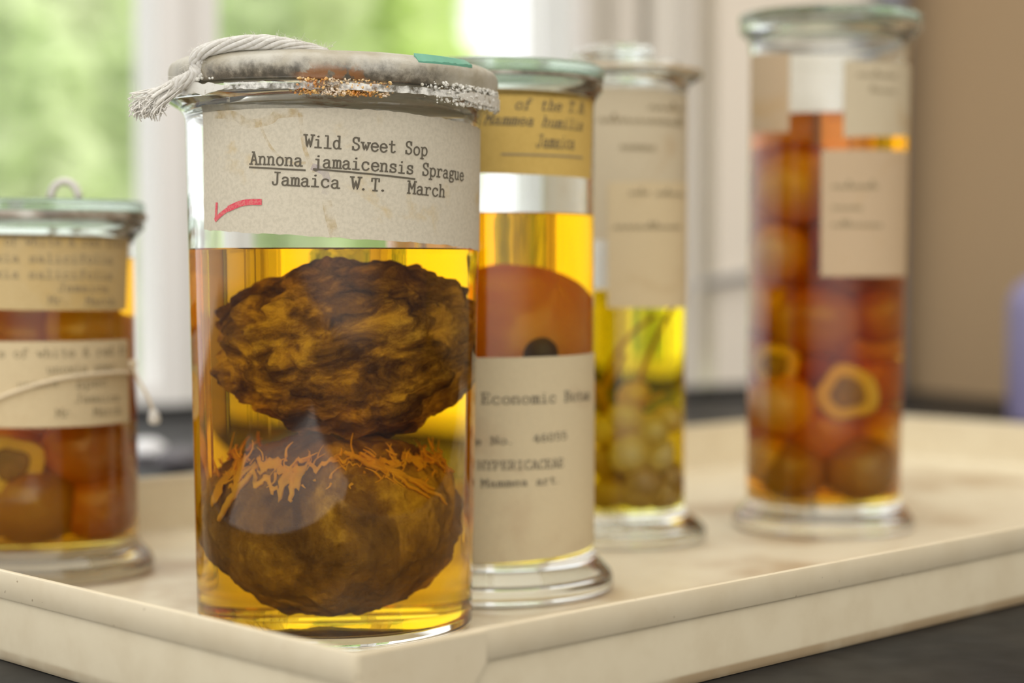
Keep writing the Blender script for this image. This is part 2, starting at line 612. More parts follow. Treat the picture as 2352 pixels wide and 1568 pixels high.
# window: sill rail, mullion, panes, jambs
struct(wall_box('window_1', 366, 425, 0.0, HTOP, 0.0, 0.07, M['white_paint']))
w1 = bpy.data.objects['window_1']
for nm, a, c, z0, z1, f, k, m in (
        ('mullion_side', 425, 505, 0.0, HTOP, 0.018, 0.07, M['white_paint']),
        ('bottom_rail', -1500, 366, 0.0, 0.022, 0.004, 0.07, M['white_paint']),
        ('bottom_rail', 505, 1240, 0.0, 0.024, 0.004, 0.07, M['white_paint']),
        ('top_rail', -1500, 1345, HTOP, HTOP + 0.08, 0.0, 0.07, M['white_paint']),
        ('jamb', 1312, 1346, 0.0, HTOP, -0.012, 0.08, M['white_paint']),
        ('pane', -1500, 366, 0.022, HTOP, 0.045, 0.049, M['pane']),
        ('pane', 505, 1240, 0.024, HTOP, 0.045, 0.049, M['pane'])):
    wall_box(nm, a, c, z0, z1, f, k, m, w1)

# panelled casing to the right of the window, then cream wall
t1 = struct(wall_box('trim_1', 1346, 1412, 0.0, HTOP + 0.3, 0.030, 0.10, M['shaded_casing_paint']))
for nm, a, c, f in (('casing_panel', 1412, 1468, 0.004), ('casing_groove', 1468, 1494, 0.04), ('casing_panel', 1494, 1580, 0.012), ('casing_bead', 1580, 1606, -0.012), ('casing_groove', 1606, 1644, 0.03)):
    wall_box(nm, a, c, 0.0, HTOP + 0.3, f, 0.10, M['shaded_casing_paint'], t1)
struct(wall_box('wall_back', 1644, 2062, 0.0, HTOP + 0.3, 0.0, 0.10, M['cream_wall']))
struct(wall_box('baseboard_back', -1500, 2060, TABLE, 0.0075, -0.012, 0.004, M['black_trim']))

bm = bmesh.new()
o1 = PC.copy(); o1.z = TABLE - 0.03
box_bm(bm, o1, -WN * 1.6, WD * 0.12, Vector((0, 0, HTOP + 0.75)))
struct(link('wall_right', to_mesh(bm, 'wall_right', False), M['tan_wall']))

# unseen slab added over the window wall to keep the sun out
bm = bmesh.new()
o2 = P0 + WD * (along(-1500) - 1.0) - WN * 0.12; o2.z = HTOP + 0.30
box_bm(bm, o2, WD * (s_corner - along(-1500) + 1.1), WN * 0.92, Vector((0, 0, 0.08)))
struct(link('sun_block_slab', to_mesh(bm, 'sun_block_slab', False), M['sun_block_slab']))

# grey pipe standing in the corner
bm = bmesh.new()
pc = PC - WN * 0.026 - WD * 0.030
tube_bm(bm, [(pc.x, pc.y, TABLE), (pc.x, pc.y, 0.5), (pc.x, pc.y, HTOP + 0.25)], 0.0155, 20)
pipe = link('corner_pipe', to_mesh(bm, 'corner_pipe', True, 0.8), M['pipe_grey'])
tag(pipe, 'dark grey vertical pipe in the room corner behind the tallest jar', 'pipe')

# thin grey cable sagging across the foot of the cream wall
bm = bmesh.new()
cp = []
for x, y in ((1480, 705), (1540, 676), (1600, 655), (1660, 643), (1720, 632), (1800, 622), (1900, 616)):
    s = along(x, -0.008)
    q = P0 + WD * s - WN * 0.008
    q.z = z_at(y, q.y)
    cp.append(q)
tube_bm(bm, smooth_path(cp), 0.0038, 10)
cable = link('wall_cable', to_mesh(bm, 'wall_cable'), M['cable_grey'])
tag(cable, 'thin grey cable running along the pale wall behind the two right jars', 'cable')

# ------------------------------------------------------------------ garden outside
bm = bmesh.new()
box_bm(bm, (-14, 3.2, -3.3), (26, 0, 0), (0, 30, 0), (0, 0, 0.3))
struct(link('ground', to_mesh(bm, 'ground', False), M['lawn']))


def tree(x, y, zc, rad, n, mat, label, seed):
    rnd = random.Random(seed)
    root = empty('garden_tree', (x, y, -3.0), label, 'tree', 'trees outside the window')
    bm = bmesh.new()
    tube_bm(bm, [(0, 0, 0), (0.05, 0, 1.0), (0, 0.05, zc + 3.0)], [0.16, 0.13, 0.05], 10)
    link('trunk', to_mesh(bm, 'trunk'), M['bark'], root)
    bm = bmesh.new()
    clumps = [(Vector((rnd.uniform(-1, 1), rnd.uniform(-1, 1), rnd.uniform(-1, 1))) * 0.62, rnd.uniform(0.35, 0.6)) for _ in range(26)]
    for i in range(n):
        c, cr = rnd.choice(clumps)
        d = Vector((rnd.gauss(0, 1), rnd.gauss(0, 1), rnd.gauss(0, 1))).normalized() * cr * rnd.uniform(0.75, 1.0)
        p = (c + d)
        p = Vector((p.x * rad[0], p.y * rad[1], p.z * rad[2] + zc + 3.0))
        u = Vector((rnd.gauss(0, 1), rnd.gauss(0, 1), rnd.gauss(0, 1))).normalized()
        v = u.orthogonal().normalized()
        s = rnd.uniform(0.07, 0.13)
        w = u.cross(v)
        a = [p + u * s, p + v * s * 0.5 + w * s * 0.1, p - u * s, p - v * s * 0.5 + w * s * 0.1]
        bm.faces.new([bm.verts.new(q) for q in a])
    link('crown', to_mesh(bm, 'crown', False), mat, root)
    return root


def tree_px(px, hw, Y, zc, rz, n, mat, label, seed):
    tree((px - 1176) / F * Y, Y, zc, (hw / F * Y, min(0.7, hw / F * Y), rz), n, mat, label, seed)


tree_px(70, 240, 6.0, 0.35, 1.3, 5000, M['leaf_a'], 'pale green slim tree nearest the window at far left', 1)
tree_px(345, 170, 7.6, 0.3, 1.5, 4000, M['leaf_b'], 'lime green slim tree just left of the white window mullion', 3)
tree_px(620, 190, 6.4, 0.2, 1.3, 4500, M['leaf_a'], 'pale green slim tree right of the mullion above the front jar', 6)
tree_px(890, 170, 8.0, 0.3, 1.6, 4000, M['leaf_b'], 'yellow green slim tree beside the bright gap of sky', 4)
tree_px(170, 420, 10.5, 0.3, 2.2, 9000, M['leaf_c'], 'wide grey green tree behind the slim ones at far left', 2)
tree_px(720, 320, 13.0, 0.2, 2.6, 9000, M['leaf_c'], 'wide soft green tree furthest away behind the front jar', 5)

# ------------------------------------------------------------------ the tray
HR = 0.027
RIMZ = HR
C0 = at_z(815, 1499, RIMZ); C0.z = 0
A1 = at_z(2352, 1203, RIMZ); A1.z = 0
B1 = at_z(0, 1305, RIMZ); B1.z = 0
da = (A1 - C0).normalized()
db = (B1 - C0).normalized()
# square the corner about the mean direction
bis = (da + db).normalized()
DA = Vector((bis.x * math.cos(-math.pi / 4) - bis.y * math.sin(-math.pi / 4), bis.x * math.sin(-math.pi / 4) + bis.y * math.cos(-math.pi / 4), 0))
DB = Vector((-DA.y, DA.x, 0))
TL, TW = 0.715, 0.362


def rrect(d, z, R=0.0035, k=6):
    """rounded rectangle loop offset outwards by d, in tray coordinates (along DA, along DB)"""
    out = []
    r = R + d
    for (cx, cyy, a0) in ((TL - R, R, -90), (TL - R, TW - R, 0), (R, TW - R, 90), (R, R, 180)):
        for i in range(k + 1):
            a = math.radians(a0 + 90 * i / k)
            out.append((cx + r * math.cos(a), cyy + r * math.sin(a), z))
    return out


def sweep(bm, loops, capfirst=False, caplast=False, ring=False):
    vs = [[bm.verts.new(p) for p in l] for l in loops]
    n = len(vs[0])
    pairs = list(zip(vs[:-1], vs[1:]))
    if ring:
        pairs.append((vs[-1], vs[0]))
    for p, q in pairs:
        for i in range(n):
            j = (i + 1) % n
            bm.faces.new((p[i], p[j], q[j], q[i]))
    if capfirst:
        bm.faces.new(vs[0])
    if caplast:
        bm.faces.new(list(reversed(vs[-1])))


tray = empty('specimen_tray', (C0.x, C0.y, 0), 'long cream metal tray holding the specimen jars', 'tray')
tray.rotation_euler.z = math.atan2(DA.y, DA.x)
bm = bmesh.new()
prof = [(-0.0054, -0.0004), (-0.0034, 0.0002), (-0.0024, 0.0016), (-0.0022, 0.004), (-0.0022, RIMZ - 0.002), (-0.0012, RIMZ - 0.002), (-0.0012, 0.002), (-0.0016, -0.0014), (-0.0024, -0.0026)]
sweep(bm, [rrect(d, zz) for d, zz in prof], False, True)
# pressed floor as a separate set of quads inside the inner loop
fx0, fx1, fy0, fy1 = 0.0054, TL - 0.0054, 0.0054, TW - 0.0054
bm.faces.new([bm.verts.new(p) for p in ((fx0 - 0.001, fy0 - 0.001, -0.00045), (fx1 + 0.001, fy0 - 0.001, -0.00045), (fx1 + 0.001, fy1 + 0.001, -0.00045), (fx0 - 0.001, fy1 + 0.001, -0.00045))])
link('pan', to_mesh(bm, 'pan', True, math.radians(40)), M['tray'], tray)
bm = bmesh.new()
HEM = 0.0086
prof = [(-0.0023, RIMZ - 0.004), (-0.0023, RIMZ - 0.0008), (-0.0018, RIMZ - 0.0001), (-0.0009, RIMZ), (-0.0002, RIMZ - 0.0003), (0.0, RIMZ - 0.0010), (0.0, RIMZ - HEM), (-0.0003, RIMZ - HEM - 0.0004), (-0.0009, RIMZ - HEM - 0.0003), (-0.0011, RIMZ - HEM + 0.001), (-0.0011, RIMZ - 0.003)]
sweep(bm, [rrect(d, zz) for d, zz in prof], ring=True)
link('folded_rim', to_mesh(bm, 'folded_rim', True, math.radians(40)), M['hem'], tray)
# folded corner tab wrapping round the near corner on to the right side, cut off at a slant
bm = bmesh.new()
tabs = []
yo = -0.0004
seam = (at_z(1083, 1435, RIMZ) - C0).dot(DA)
ln = seam
ptsA = [(0.001, RIMZ - 0.0006), (ln, RIMZ - 0.0006), (ln, RIMZ - HEM - 0.0006), (ln - 0.0045, RIMZ - HEM - 0.0058), (ln - 0.010, RIMZ - HEM - 0.0120), (ln - 0.0125, TABLE + 0.003), (0.001, TABLE + 0.003)]
fr = [bm.verts.new((x, yo, zz)) for x, zz in ptsA]
bk = [bm.verts.new((x, yo + 0.0012, zz)) for x, zz in ptsA]
bm.faces.new(fr); bm.faces.new(list(reversed(bk)))
for i in range(len(fr)):
    j = (i + 1) % len(fr)
    bm.faces.new((fr[i], fr[j], bk[j], bk[i]))
bmesh.ops.recalc_face_normals(bm, faces=bm.faces)
bmesh.ops.bevel(bm, geom=[e for e in bm.edges if abs(e.calc_face_angle(0)) > 0.5], offset=0.0002, segments=2, affect='EDGES')
link('corner_tab', to_mesh(bm, 'corner_tab', True, 0.6), M['hem'], tray)


# ------------------------------------------------------------------ stroke lettering (typewriter face drawn as pen strokes)
def L(*p):
    return ('L', p)


def C(*p):
    return ('C', p)


def sf(x, y, w=0.16):
    return L((x - w / 2, y), (x + w / 2, y))


XH = 0.66
GLY = {
    'a': [C((.06, .53), (.12, .63), (.23, .66), (.34, .60), (.37, .48), (.37, .12), (.41, .02), (.49, .03)), C((.37, .40), (.24, .38), (.09, .31), (.04, .17), (.11, .03), (.25, .01), (.37, .13))],
    'b': [L((.06, 1), (.06, .0)), L((0, 1), (.06, 1)), C((.06, .50), (.16, .64), (.30, .66), (.42, .52), (.45, .33), (.40, .12), (.28, .0), (.15, .03), (.06, .16))],
    'c': [C((.42, .50), (.41, .60)), C((.41, .56), (.33, .64), (.23, .66), (.10, .57), (.04, .33), (.10, .10), (.23, .0), (.36, .04), (.45, .15))],
    'd': [L((.38, 1), (.38, .02)), L((.28, 1), (.38, 1)), L((.38, .02), (.49, .02)), C((.38, .50), (.28, .64), (.18, .65), (.07, .54), (.03, .33), (.07, .11), (.18, .0), (.29, .03), (.38, .16))],
    'e': [C((.05, .36), (.45, .36), (.42, .54), (.32, .65), (.21, .65), (.09, .56), (.04, .33), (.10, .10), (.24, .0), (.37, .04), (.46, .15))],
    'f': [C((.44, .90), (.36, 1.0), (.25, .98), (.20, .84), (.20, .02)), L((.06, .64), (.38, .64)), sf(.20, .02, .28)],
    'g': [C((.22, .66), (.09, .58), (.06, .44), (.11, .31), (.22, .26), (.34, .31), (.38, .45), (.34, .58), (.22, .66)), C((.34, .60), (.42, .67), (.49, .65)), C((.13, .29), (.06, .18), (.13, .08), (.34, .04), (.45, -.08), (.40, -.22), (.22, -.28), (.06, -.22), (.04, -.09), (.13, .04))],
    'h': [L((.08, 1), (.08, .02)), L((0, 1), (.08, 1)), C((.08, .48), (.18, .63), (.30, .65), (.38, .56), (.39, .42), (.39, .02)), sf(.08, .02), sf(.40, .02)],
    'i': [L((.10, .64), (.24, .64), (.24, .02)), L((.05, .02), (.43, .02)), C((.22, .90), (.25, .93), (.24, .88), (.22, .90))],
    'j': [L((.14, .64), (.29, .64)), C((.29, .64), (.29, -.08), (.24, -.22), (.12, -.27), (.04, -.20)), C((.27, .90), (.30, .93), (.29, .88), (.27, .90))],
    'k': [L((.08, 1), (.08, .02)), L((0, 1), (.08, 1)), L((.40, .64), (.08, .28)), L((.20, .40), (.42, .02)), sf(.08, .02), sf(.40, .02)],
    'l': [L((.09, 1), (.24, 1), (.24, .02)), L((.04, .02), (.44, .02))],
    'm': [L((-.01, .64), (.05, .64), (.05, .02)), C((.05, .50), (.12, .64), (.20, .64), (.25, .54), (.25, .02)), C((.25, .50), (.32, .64), (.40, .64), (.45, .54), (.45, .02)), sf(.05, .02, .12), sf(.25, .02, .10), sf(.46, .02, .12)],
    'n': [L((0, .64), (.08, .64), (.08, .02)), C((.08, .48), (.18, .63), (.30, .65), (.38, .56), (.39, .42), (.39, .02)), sf(.08, .02), sf(.40, .02)],
    'o': [C((.24, .66), (.10, .57), (.04, .33), (.10, .09), (.24, 0), (.39, .09), (.45, .33), (.39, .57), (.24, .66))],
    'p': [L((.0, .64), (.08, .64), (.08, -.26)), sf(.08, -.26, .20), C((.08, .50), (.18, .64), (.30, .66), (.42, .54), (.46, .33), (.41, .11), (.30, .0), (.17, .03), (.08, .16))],
    'r': [L((.03, .64), (.14, .64), (.14, .02)), sf(.15, .02, .28), C((.14, .44), (.22, .60), (.33, .66), (.43, .62), (.44, .53))],
    's': [C((.40, .50), (.36, .62), (.24, .66), (.11, .61), (.07, .50), (.13, .39), (.26, .34), (.38, .28), (.43, .16), (.37, .04), (.24, .0), (.11, .04), (.06, .16)), L((.40, .48), (.40, .64)), L((.06, .18), (.06, .02))],
    't': [C((.20, .90), (.20, .14), (.25, .02), (.35, .01), (.44, .10)), L((.05, .64), (.40, .64))],
    'u': [L((0, .64), (.08, .64)), C((.08, .64), (.08, .18), (.13, .03), (.24, .01), (.34, .08), (.39, .20)), L((.30, .64), (.39, .64), (.39, .02), (.48, .02))],
    'w': [L((.04, .64), (.15, .02), (.25, .50), (.35, .02), (.46, .64)), sf(.04, .64), sf(.46, .64)],
    'x': [L((.06, .64), (.42, .02)), L((.42, .64), (.06, .02)), sf(.06, .64), sf(.42, .64), sf(.06, .02), sf(.42, .02)],
    'y': [L((.05, .64), (.25, .06)), C((.45, .64), (.25, .06), (.16, -.22), (.06, -.24)), sf(.05, .64), sf(.45, .64)],
    'A': [L((.04, .02), (.24, 1.0), (.46, .02)), L((.12, .36), (.37, .36)), L((.12, 1), (.25, 1)), sf(.04, .02, .18), sf(.46, .02, .18)],
    'B': [L((.08, 1), (.08, .02)), C((0, 1), (.28, 1), (.40, .90), (.40, .64), (.28, .53), (.08, .53)), C((.28, .53), (.44, .42), (.45, .14), (.30, .02), (0, .02))],
    'C': [L((.43, 1), (.43, .74)), C((.43, .78), (.36, .95), (.24, 1), (.10, .88), (.03, .5), (.10, .12), (.24, 0), (.38, .06), (.46, .24))],
    'E': [L((.08, 1), (.08, .02)), L((0, 1), (.42, 1), (.42, .80)), L((.08, .52), (.30, .52)), L((.30, .62), (.30, .42)), L((0, .02), (.44, .02), (.44, .24))],
    'F': [L((.08, 1), (.08, .02)), L((0, 1), (.42, 1), (.42, .80)), L((.08, .52), (.30, .52)), sf(.08, .02, .24)],
    'H': [L((.06, 1), (.06, .02)), L((.42, 1), (.42, .02)), L((.06, .52), (.42, .52)), sf(.06, 1), sf(.42, 1), sf(.06, .02), sf(.42, .02)],
    'I': [L((.24, 1), (.24, .02)), sf(.24, 1, .3), sf(.24, .02, .3)],
    'J': [L((.18, 1), (.48, 1)), C((.33, 1), (.33, .22), (.28, .05), (.17, .0), (.07, .06), (.04, .22))],
    'M': [L((.05, .02), (.05, 1), (.25, .36), (.45, 1), (.45, .02)), sf(.02, 1, .12), sf(.48, 1, .12), sf(.05, .02, .17), sf(.45, .02, .17)],
    'N': [L((.06, .02), (.06, 1), (.42, .02), (.42, 1)), sf(.03, 1, .14), sf(.06, .02), sf(.42, 1)],
    'P': [L((.08, 1), (.08, .02)), sf(.08, .02, .22), C((0, 1), (.28, 1), (.42, .9), (.42, .58), (.28, .47), (.08, .47))],
    'R': [L((.08, 1), (.08, .02)), sf(.08, .02, .18), C((0, 1), (.28, 1), (.40, .9), (.40, .6), (.28, .50), (.08, .50)), L((.26, .50), (.42, .02), (.49, .02))],
    'S': [C((.41, .76), (.36, .94), (.24, 1.0), (.10, .93), (.06, .76), (.12, .60), (.26, .52), (.39, .42), (.44, .25), (.38, .08), (.24, .0), (.10, .06), (.05, .24)), L((.41, .74), (.41, .98)), L((.05, .26), (.05, .02))],
    'T': [L((.24, 1), (.24, .02)), L((.02, .78), (.02, 1), (.46, 1), (.46, .78)), sf(.24, .02, .24)],
    'W': [L((.02, 1), (.13, .02), (.25, .72), (.37, .02), (.48, 1)), sf(.02, 1, .20), sf(.48, 1, .20)],
    'Y': [L((.04, 1), (.24, .50), (.46, 1)), L((.24, .5), (.24, .02)), sf(.04, 1), sf(.46, 1), sf(.24, .02, .24)],
    '0': [C((.24, 1), (.08, .8), (.05, .5), (.08, .2), (.24, 0), (.40, .2), (.44, .5), (.40, .8), (.24, 1))],
    '1': [L((.10, .84), (.25, 1), (.25, .02)), sf(.25, .02, .3)],
    '4': [L((.34, .02), (.34, 1), (.03, .30), (.46, .30)), sf(.34, .02, .2)],
    '5': [L((.40, 1), (.10, 1), (.08, .56)), C((.08, .56), (.26, .64), (.42, .48), (.43, .22), (.28, .01), (.06, .08))],
    '6': [C((.40, .92), (.24, .98), (.09, .7), (.05, .35), (.12, .06), (.28, .01), (.43, .18), (.42, .44), (.28, .56), (.12, .48), (.06, .32))],
    '.': [C((.10, .05), (.13, .08), (.16, .05), (.13, .02), (.10, .05))],
    ',': [C((.13, .07), (.16, .04), (.10, -.12))],
    '&': [C((.46, .02), (.16, .66), (.14, .88), (.24, 1), (.33, .86), (.28, .66), (.08, .42), (.05, .16), (.18, .0), (.34, .10), (.46, .42))],
}


def cat2(pts, k=5):
    if len(pts) < 3:
        return [Vector(p) for p in pts]
    return [Vector((p.x, p.y)) for p in smooth_path([(x, y, 0) for x, y in pts], k)]


def text_strokes(text, adv=0.60, slant=0.0, jitter=0.0, rnd=None):
    """list of 2-D polylines, baseline from x = 0"""
    out = []
    x = 0.0
    for ch in text:
        if ch != ' ' and ch in GLY:
            dx = rnd.uniform(-jitter, jitter) if rnd else 0
            dy = rnd.uniform(-jitter, jitter) if rnd else 0
            for kind, p in GLY[ch]:
                q = cat2(p) if kind == 'C' else [Vector(v) for v in p]
                out.append([(x + dx + v.x + slant * v.y, v.y + dy) for v in q])
        x += adv
    return out, x - adv + 0.49


def scrawl(n, rnd, amp=0.5):
    """loopy illegible handwriting"""
    pts = []
    x = 0
    for i in range(n):
        h = rnd.uniform(0.35, amp) if rnd.random() > 0.22 else 1.0
        pts += [(x, 0.0), (x + 0.16, h), (x + 0.24, 0.02)]
        x += 0.33
    return [[(p.x, p.y) for p in cat2(pts, 4)]], x


def ribbon(bm, pts, w, mapf, cap=True):
    """flat pen stroke of width w along 2-D points, mapped on to a surface"""
    ps = [Vector(p) for p in pts]
    # resample so that the ribbon follows the curved glass
    q = [ps[0]]
    for a, b_ in zip(ps[:-1], ps[1:]):
        k = max(1, int((b_ - a).length / (w * 1.6)))
        for i in range(1, k + 1):
            q.append(a.lerp(b_, i / k))
    if len(q) < 2:
        return
    t0 = (q[1] - q[0]).normalized(); t1 = (q[-1] - q[-2]).normalized()
    if cap:
        q[0] = q[0] - t0 * w * 0.4
        q[-1] = q[-1] + t1 * w * 0.4
    l, r = [], []
    for i, p in enumerate(q):
        t = q[min(i + 1, len(q) - 1)] - q[max(i - 1, 0)]
        if t.length < 1e-9:
            t = Vector((1, 0))
        t.normalize()
        n = Vector((-t.y, t.x)) * w * 0.5
        l.append(bm.verts.new(mapf(p + n))); r.append(bm.verts.new(mapf(p - n)))
    for i in range(len(q) - 1):
        bm.faces.new((l[i], r[i], r[i + 1], l[i + 1]))


# ------------------------------------------------------------------ jars
class Jar:
    pass


def make_jar(label, X, Y, prof_out, wall, floor_z, level, liq, group='specimen jars on the tray', n=144):
    """prof_out: outer (r, z) outline from the axis at the base up to the mouth's outer edge; wall: thickness"""
    j = Jar()
    j.X, j.Y = X, Y
    j.phi0 = math.atan2(-Y, -X)
    j.root = empty('specimen_jar', (X, Y, 0), label, 'jar', group)
    ztop = prof_out[-1][1]
    j.prof = prof_out

    def rad(z):
        for (r0, z0), (r1, z1) in zip(prof_out[1:-1], prof_out[2:]):
            if z0 <= z <= z1 and z1 > z0:
                return r0 + (r1 - r0) * (z - z0) / (z1 - z0)
        return prof_out[-1][0]
    j.rad = rad
    j.body = [p for p in prof_out]
    return j


def body_prof(rf, rb, rt, rfl, zf, zn, zt, foot=True):
    """outer outline. rf foot radius, rb body radius at the bottom, rt at the top, rfl flange radius, zn neck, zt mouth"""
    if foot:
        p = [(0, 0), (rf, 0), (rf, zf * 0.45), (rb, zf), (rt, zn), (rfl, zn + 0.0035), (rfl, zt)]
        return p, fillet(p, {1: 0.002, 2: 0.0028, 3: 0.003, 4: 0.004, 5: 0.0025})
    p = [(0, 0.0006), (rb * 0.8, 0.0), (rb, 0.0), (rb + (rt - rb) * 0.05, zf), (rt, zn), (rfl, zn + 0.0035), (rfl, zt)]
    return p, fillet(p, {2: 0.006, 3: 0.002, 4: 0.004, 5: 0.003})


def build_jar(label, X, Y, rf, rb, rt, rfl, zf, zn, zt, wall, floor_z, level, liq, foot=True, glassmat=None, lean=0.0, wob=0.0):
    j = Jar()
    j.X, j.Y, j.rb, j.rt, j.zf, j.zn, j.zt = X, Y, rb, rt, zf, zn, zt
    j.wall, j.floor = wall, floor_z
    j.phi0 = math.atan2(-Y, -X)
    j.root = empty('specimen_jar', (X, Y, 0), label, 'jar', 'specimen jars on the tray')
    j.root.rotation_euler.y = lean
    _, out = body_prof(rf, rb, rt, rfl, zf, zn, zt, foot)
    j.rad = lambda z: rb + (rt - rb) * min(1.0, max(0.0, (z - zf) / (zn - zf)))
    rin0, rin1 = rb - wall, rt - wall
    inner = fillet([(rin1 - 0.0006, zt), (rin1, zn), (rin0, floor_z), (0, floor_z)], {1: 0.003, 2: 0.006})
    lv = level + 0.0004
    for k in range(len(inner) - 1):
        (r0, z0), (r1, z1) = inner[k], inner[k + 1]
        if z0 > lv > z1:
            inner.insert(k + 1, (r0 + (r1 - r0) * (z0 - lv) / (z0 - z1), lv))
            break
    bumps = None
    if wob:
        def bumps(a, r, z):
            return r * (1 + wob * noise.noise(Vector((math.cos(a) * 1.6, math.sin(a) * 1.6, z * 30)))), z
    j.glass = lathe('glass_body', out + [(rfl - 0.0005, zt + 0.0002)] + inner, [glassmat or M['glass'], M['wet_glass']], j.root, n=160, bumps=bumps)
    for p in j.glass.data.polygons:
        c = p.center
        if floor_z - 0.0005 < c.z < lv and math.hypot(c.x, c.y) < j.rad(c.z) - wall * 0.6:
            p.material_index = 1
    rl = lambda z: rin0 + (rin1 - rin0) * (z - floor_z) / (zn - floor_z) - 0.00012
    lp = fillet([(0, floor_z + 0.00012), (rl(floor_z), floor_z + 0.00012), (rl(lv), lv), (rl(level) - 0.0014, level), (0, level)], {1: 0.006, 3: 0.0010})
    j.liquid = lathe('liquid', lp, liq, j.root, n=160, bumps=bumps, angle=math.radians(60))
    at = j.liquid.data.attributes.new('free_surface', 'FLOAT', 'FACE')
    for p in j.liquid.data.polygons:
        at.data[p.index].value = 1.0 if (p.center.z > level - 0.0002 and p.normal.z > 0.3) else 0.0
    return j


def cyl_point(j, th, z, off):
    r = j.rad(z) + off
    a = j.phi0 + th
    return Vector((r * math.cos(a), r * math.sin(a), z))


def pix2cyl(j, x, y):
    """angle and height where the ray through a pixel meets the jar's outer wall"""
    d = ray(x, y)
    r = 0.5 * (j.rb + j.rt)
    for _ in range(4):
        a = d.x ** 2 + d.y ** 2
        bq = -(d.x * j.X + d.y * j.Y)
        c = j.X ** 2 + j.Y ** 2 - r * r
        disc = bq * bq - a * c
        t = (-bq - math.sqrt(max(disc, 0))) / a
        p = Vector((0, 0, CAMZ)) + d * t
        r = j.rad(p.z)
    th = math.atan2(p.y - j.Y, p.x - j.X) - j.phi0
    th = (th + math.pi) % (2 * math.pi) - math.pi
    return th, p.z


def add_label(j, corners, mat, off=0.00012, thick=0.00014, nx=48, nz=10, name='label', rough=0.0, seed=0, hang=0.0):
    """paper stuck round the jar; corners (theta, z): bottom left, bottom right, top right, top left"""
    bm = bmesh.new()
    rnd = random.Random(seed)
    (t0, z0), (t1, z1), (t2, z2), (t3, z3) = corners
    R = j.rad((z0 + z2) / 2)

    def P(u, v, o):
        tb, zb = t0 + (t1 - t0) * u, z0 + (z1 - z0) * u
        tt, zt_ = t3 + (t2 - t3) * u, z3 + (z2 - z3) * u
        th, zz = tb + (tt - tb) * v, zb + (zt_ - zb) * v
        if rough:
            k = rough
            if v in (0, 1):
                zz += k * noise.noise(Vector((u * 40, v * 3 + seed, 0.3)))
            if u in (0, 1):
                th += k / R * noise.noise(Vector((u * 3 + seed, v * 18, 0.7)))
        return cyl_point(j, th, zz, o)
    g1 = [[bm.verts.new(P(i / nx, k / nz, off + thick)) for i in range(nx + 1)] for k in range(nz + 1)]
    g0 = [[bm.verts.new(P(i / nx, k / nz, off)) for i in range(nx + 1)] for k in range(nz + 1)]
    for k in range(nz):
        for i in range(nx):
            bm.faces.new((g1[k][i], g1[k][i + 1], g1[k + 1][i + 1], g1[k + 1][i]))
            bm.faces.new((g0[k][i], g0[k + 1][i], g0[k + 1][i + 1], g0[k][i + 1]))
    for i in range(nx):
        bm.faces.new((g1[0][i], g0[0][i], g0[0][i + 1], g1[0][i + 1]))
        bm.faces.new((g1[nz][i], g1[nz][i + 1], g0[nz][i + 1], g0[nz][i]))
    for k in range(nz):
        bm.faces.new((g1[k][0], g1[k + 1][0], g0[k + 1][0], g0[k][0]))
        bm.faces.new((g1[k][nx], g0[k][nx], g0[k + 1][nx], g1[k + 1][nx]))
    return link(name, to_mesh(bm, name, True, math.radians(60)), mat, j.root)


def quad_px(j, bl, br, tr, tl):
    return [pix2cyl(j, *p) for p in (bl, br, tr, tl)]


INK = 0.00042   # ink stands just proud of the paper


def write(bm, j, text, p0, p1, cap, strokes=None, width=None, w=0.085, off=INK, slant=0.0, jitter=0.012, rnd=None, adv=0.60):
    """one line of lettering between two (theta, z) baseline ends on the jar; cap = capital height in metres"""
    if strokes is None:
        strokes, width = text_strokes(text, adv, slant, jitter, rnd)
    R = j.rad((p0[1] + p1[1]) / 2)
    a, b_ = Vector((p0[0] * R, p0[1])), Vector((p1[0] * R, p1[1]))
    d = b_ - a
    ux = d / width                      # metres per unit along the line
    uy = Vector((-d.y, d.x)).normalized() * cap

    def mapf(p):
        q = a + ux * p.x + uy * p.y
        return cyl_point(j, q.x / R, q.y, off)
    for s in strokes:
        ribbon(bm, s, w, mapf)


def lettering(j, label_obj, lines, mat, name='lettering', seed=3, **kw):
    """lines: (text or scrawl count, pixel start of baseline, pixel end of baseline, capital height in pixels)"""
    bm = bmesh.new()
    rnd = random.Random(seed)
    for text, a, b_, cap in lines:
        q0, q1 = pix2cyl(j, *a), pix2cyl(j, *b_)
        cm = cap / F * (j.Y - j.rad(q0[1]) * 0.85)
        if isinstance(text, int):
            st, wd = scrawl(text, rnd)
            write(bm, j, '', q0, q1, cm, strokes=st, width=wd, **kw)
        else:
            write(bm, j, text, q0, q1, cm, rnd=rnd, **kw)
    o = link(name, to_mesh(bm, name, False), mat, label_obj)
    return o


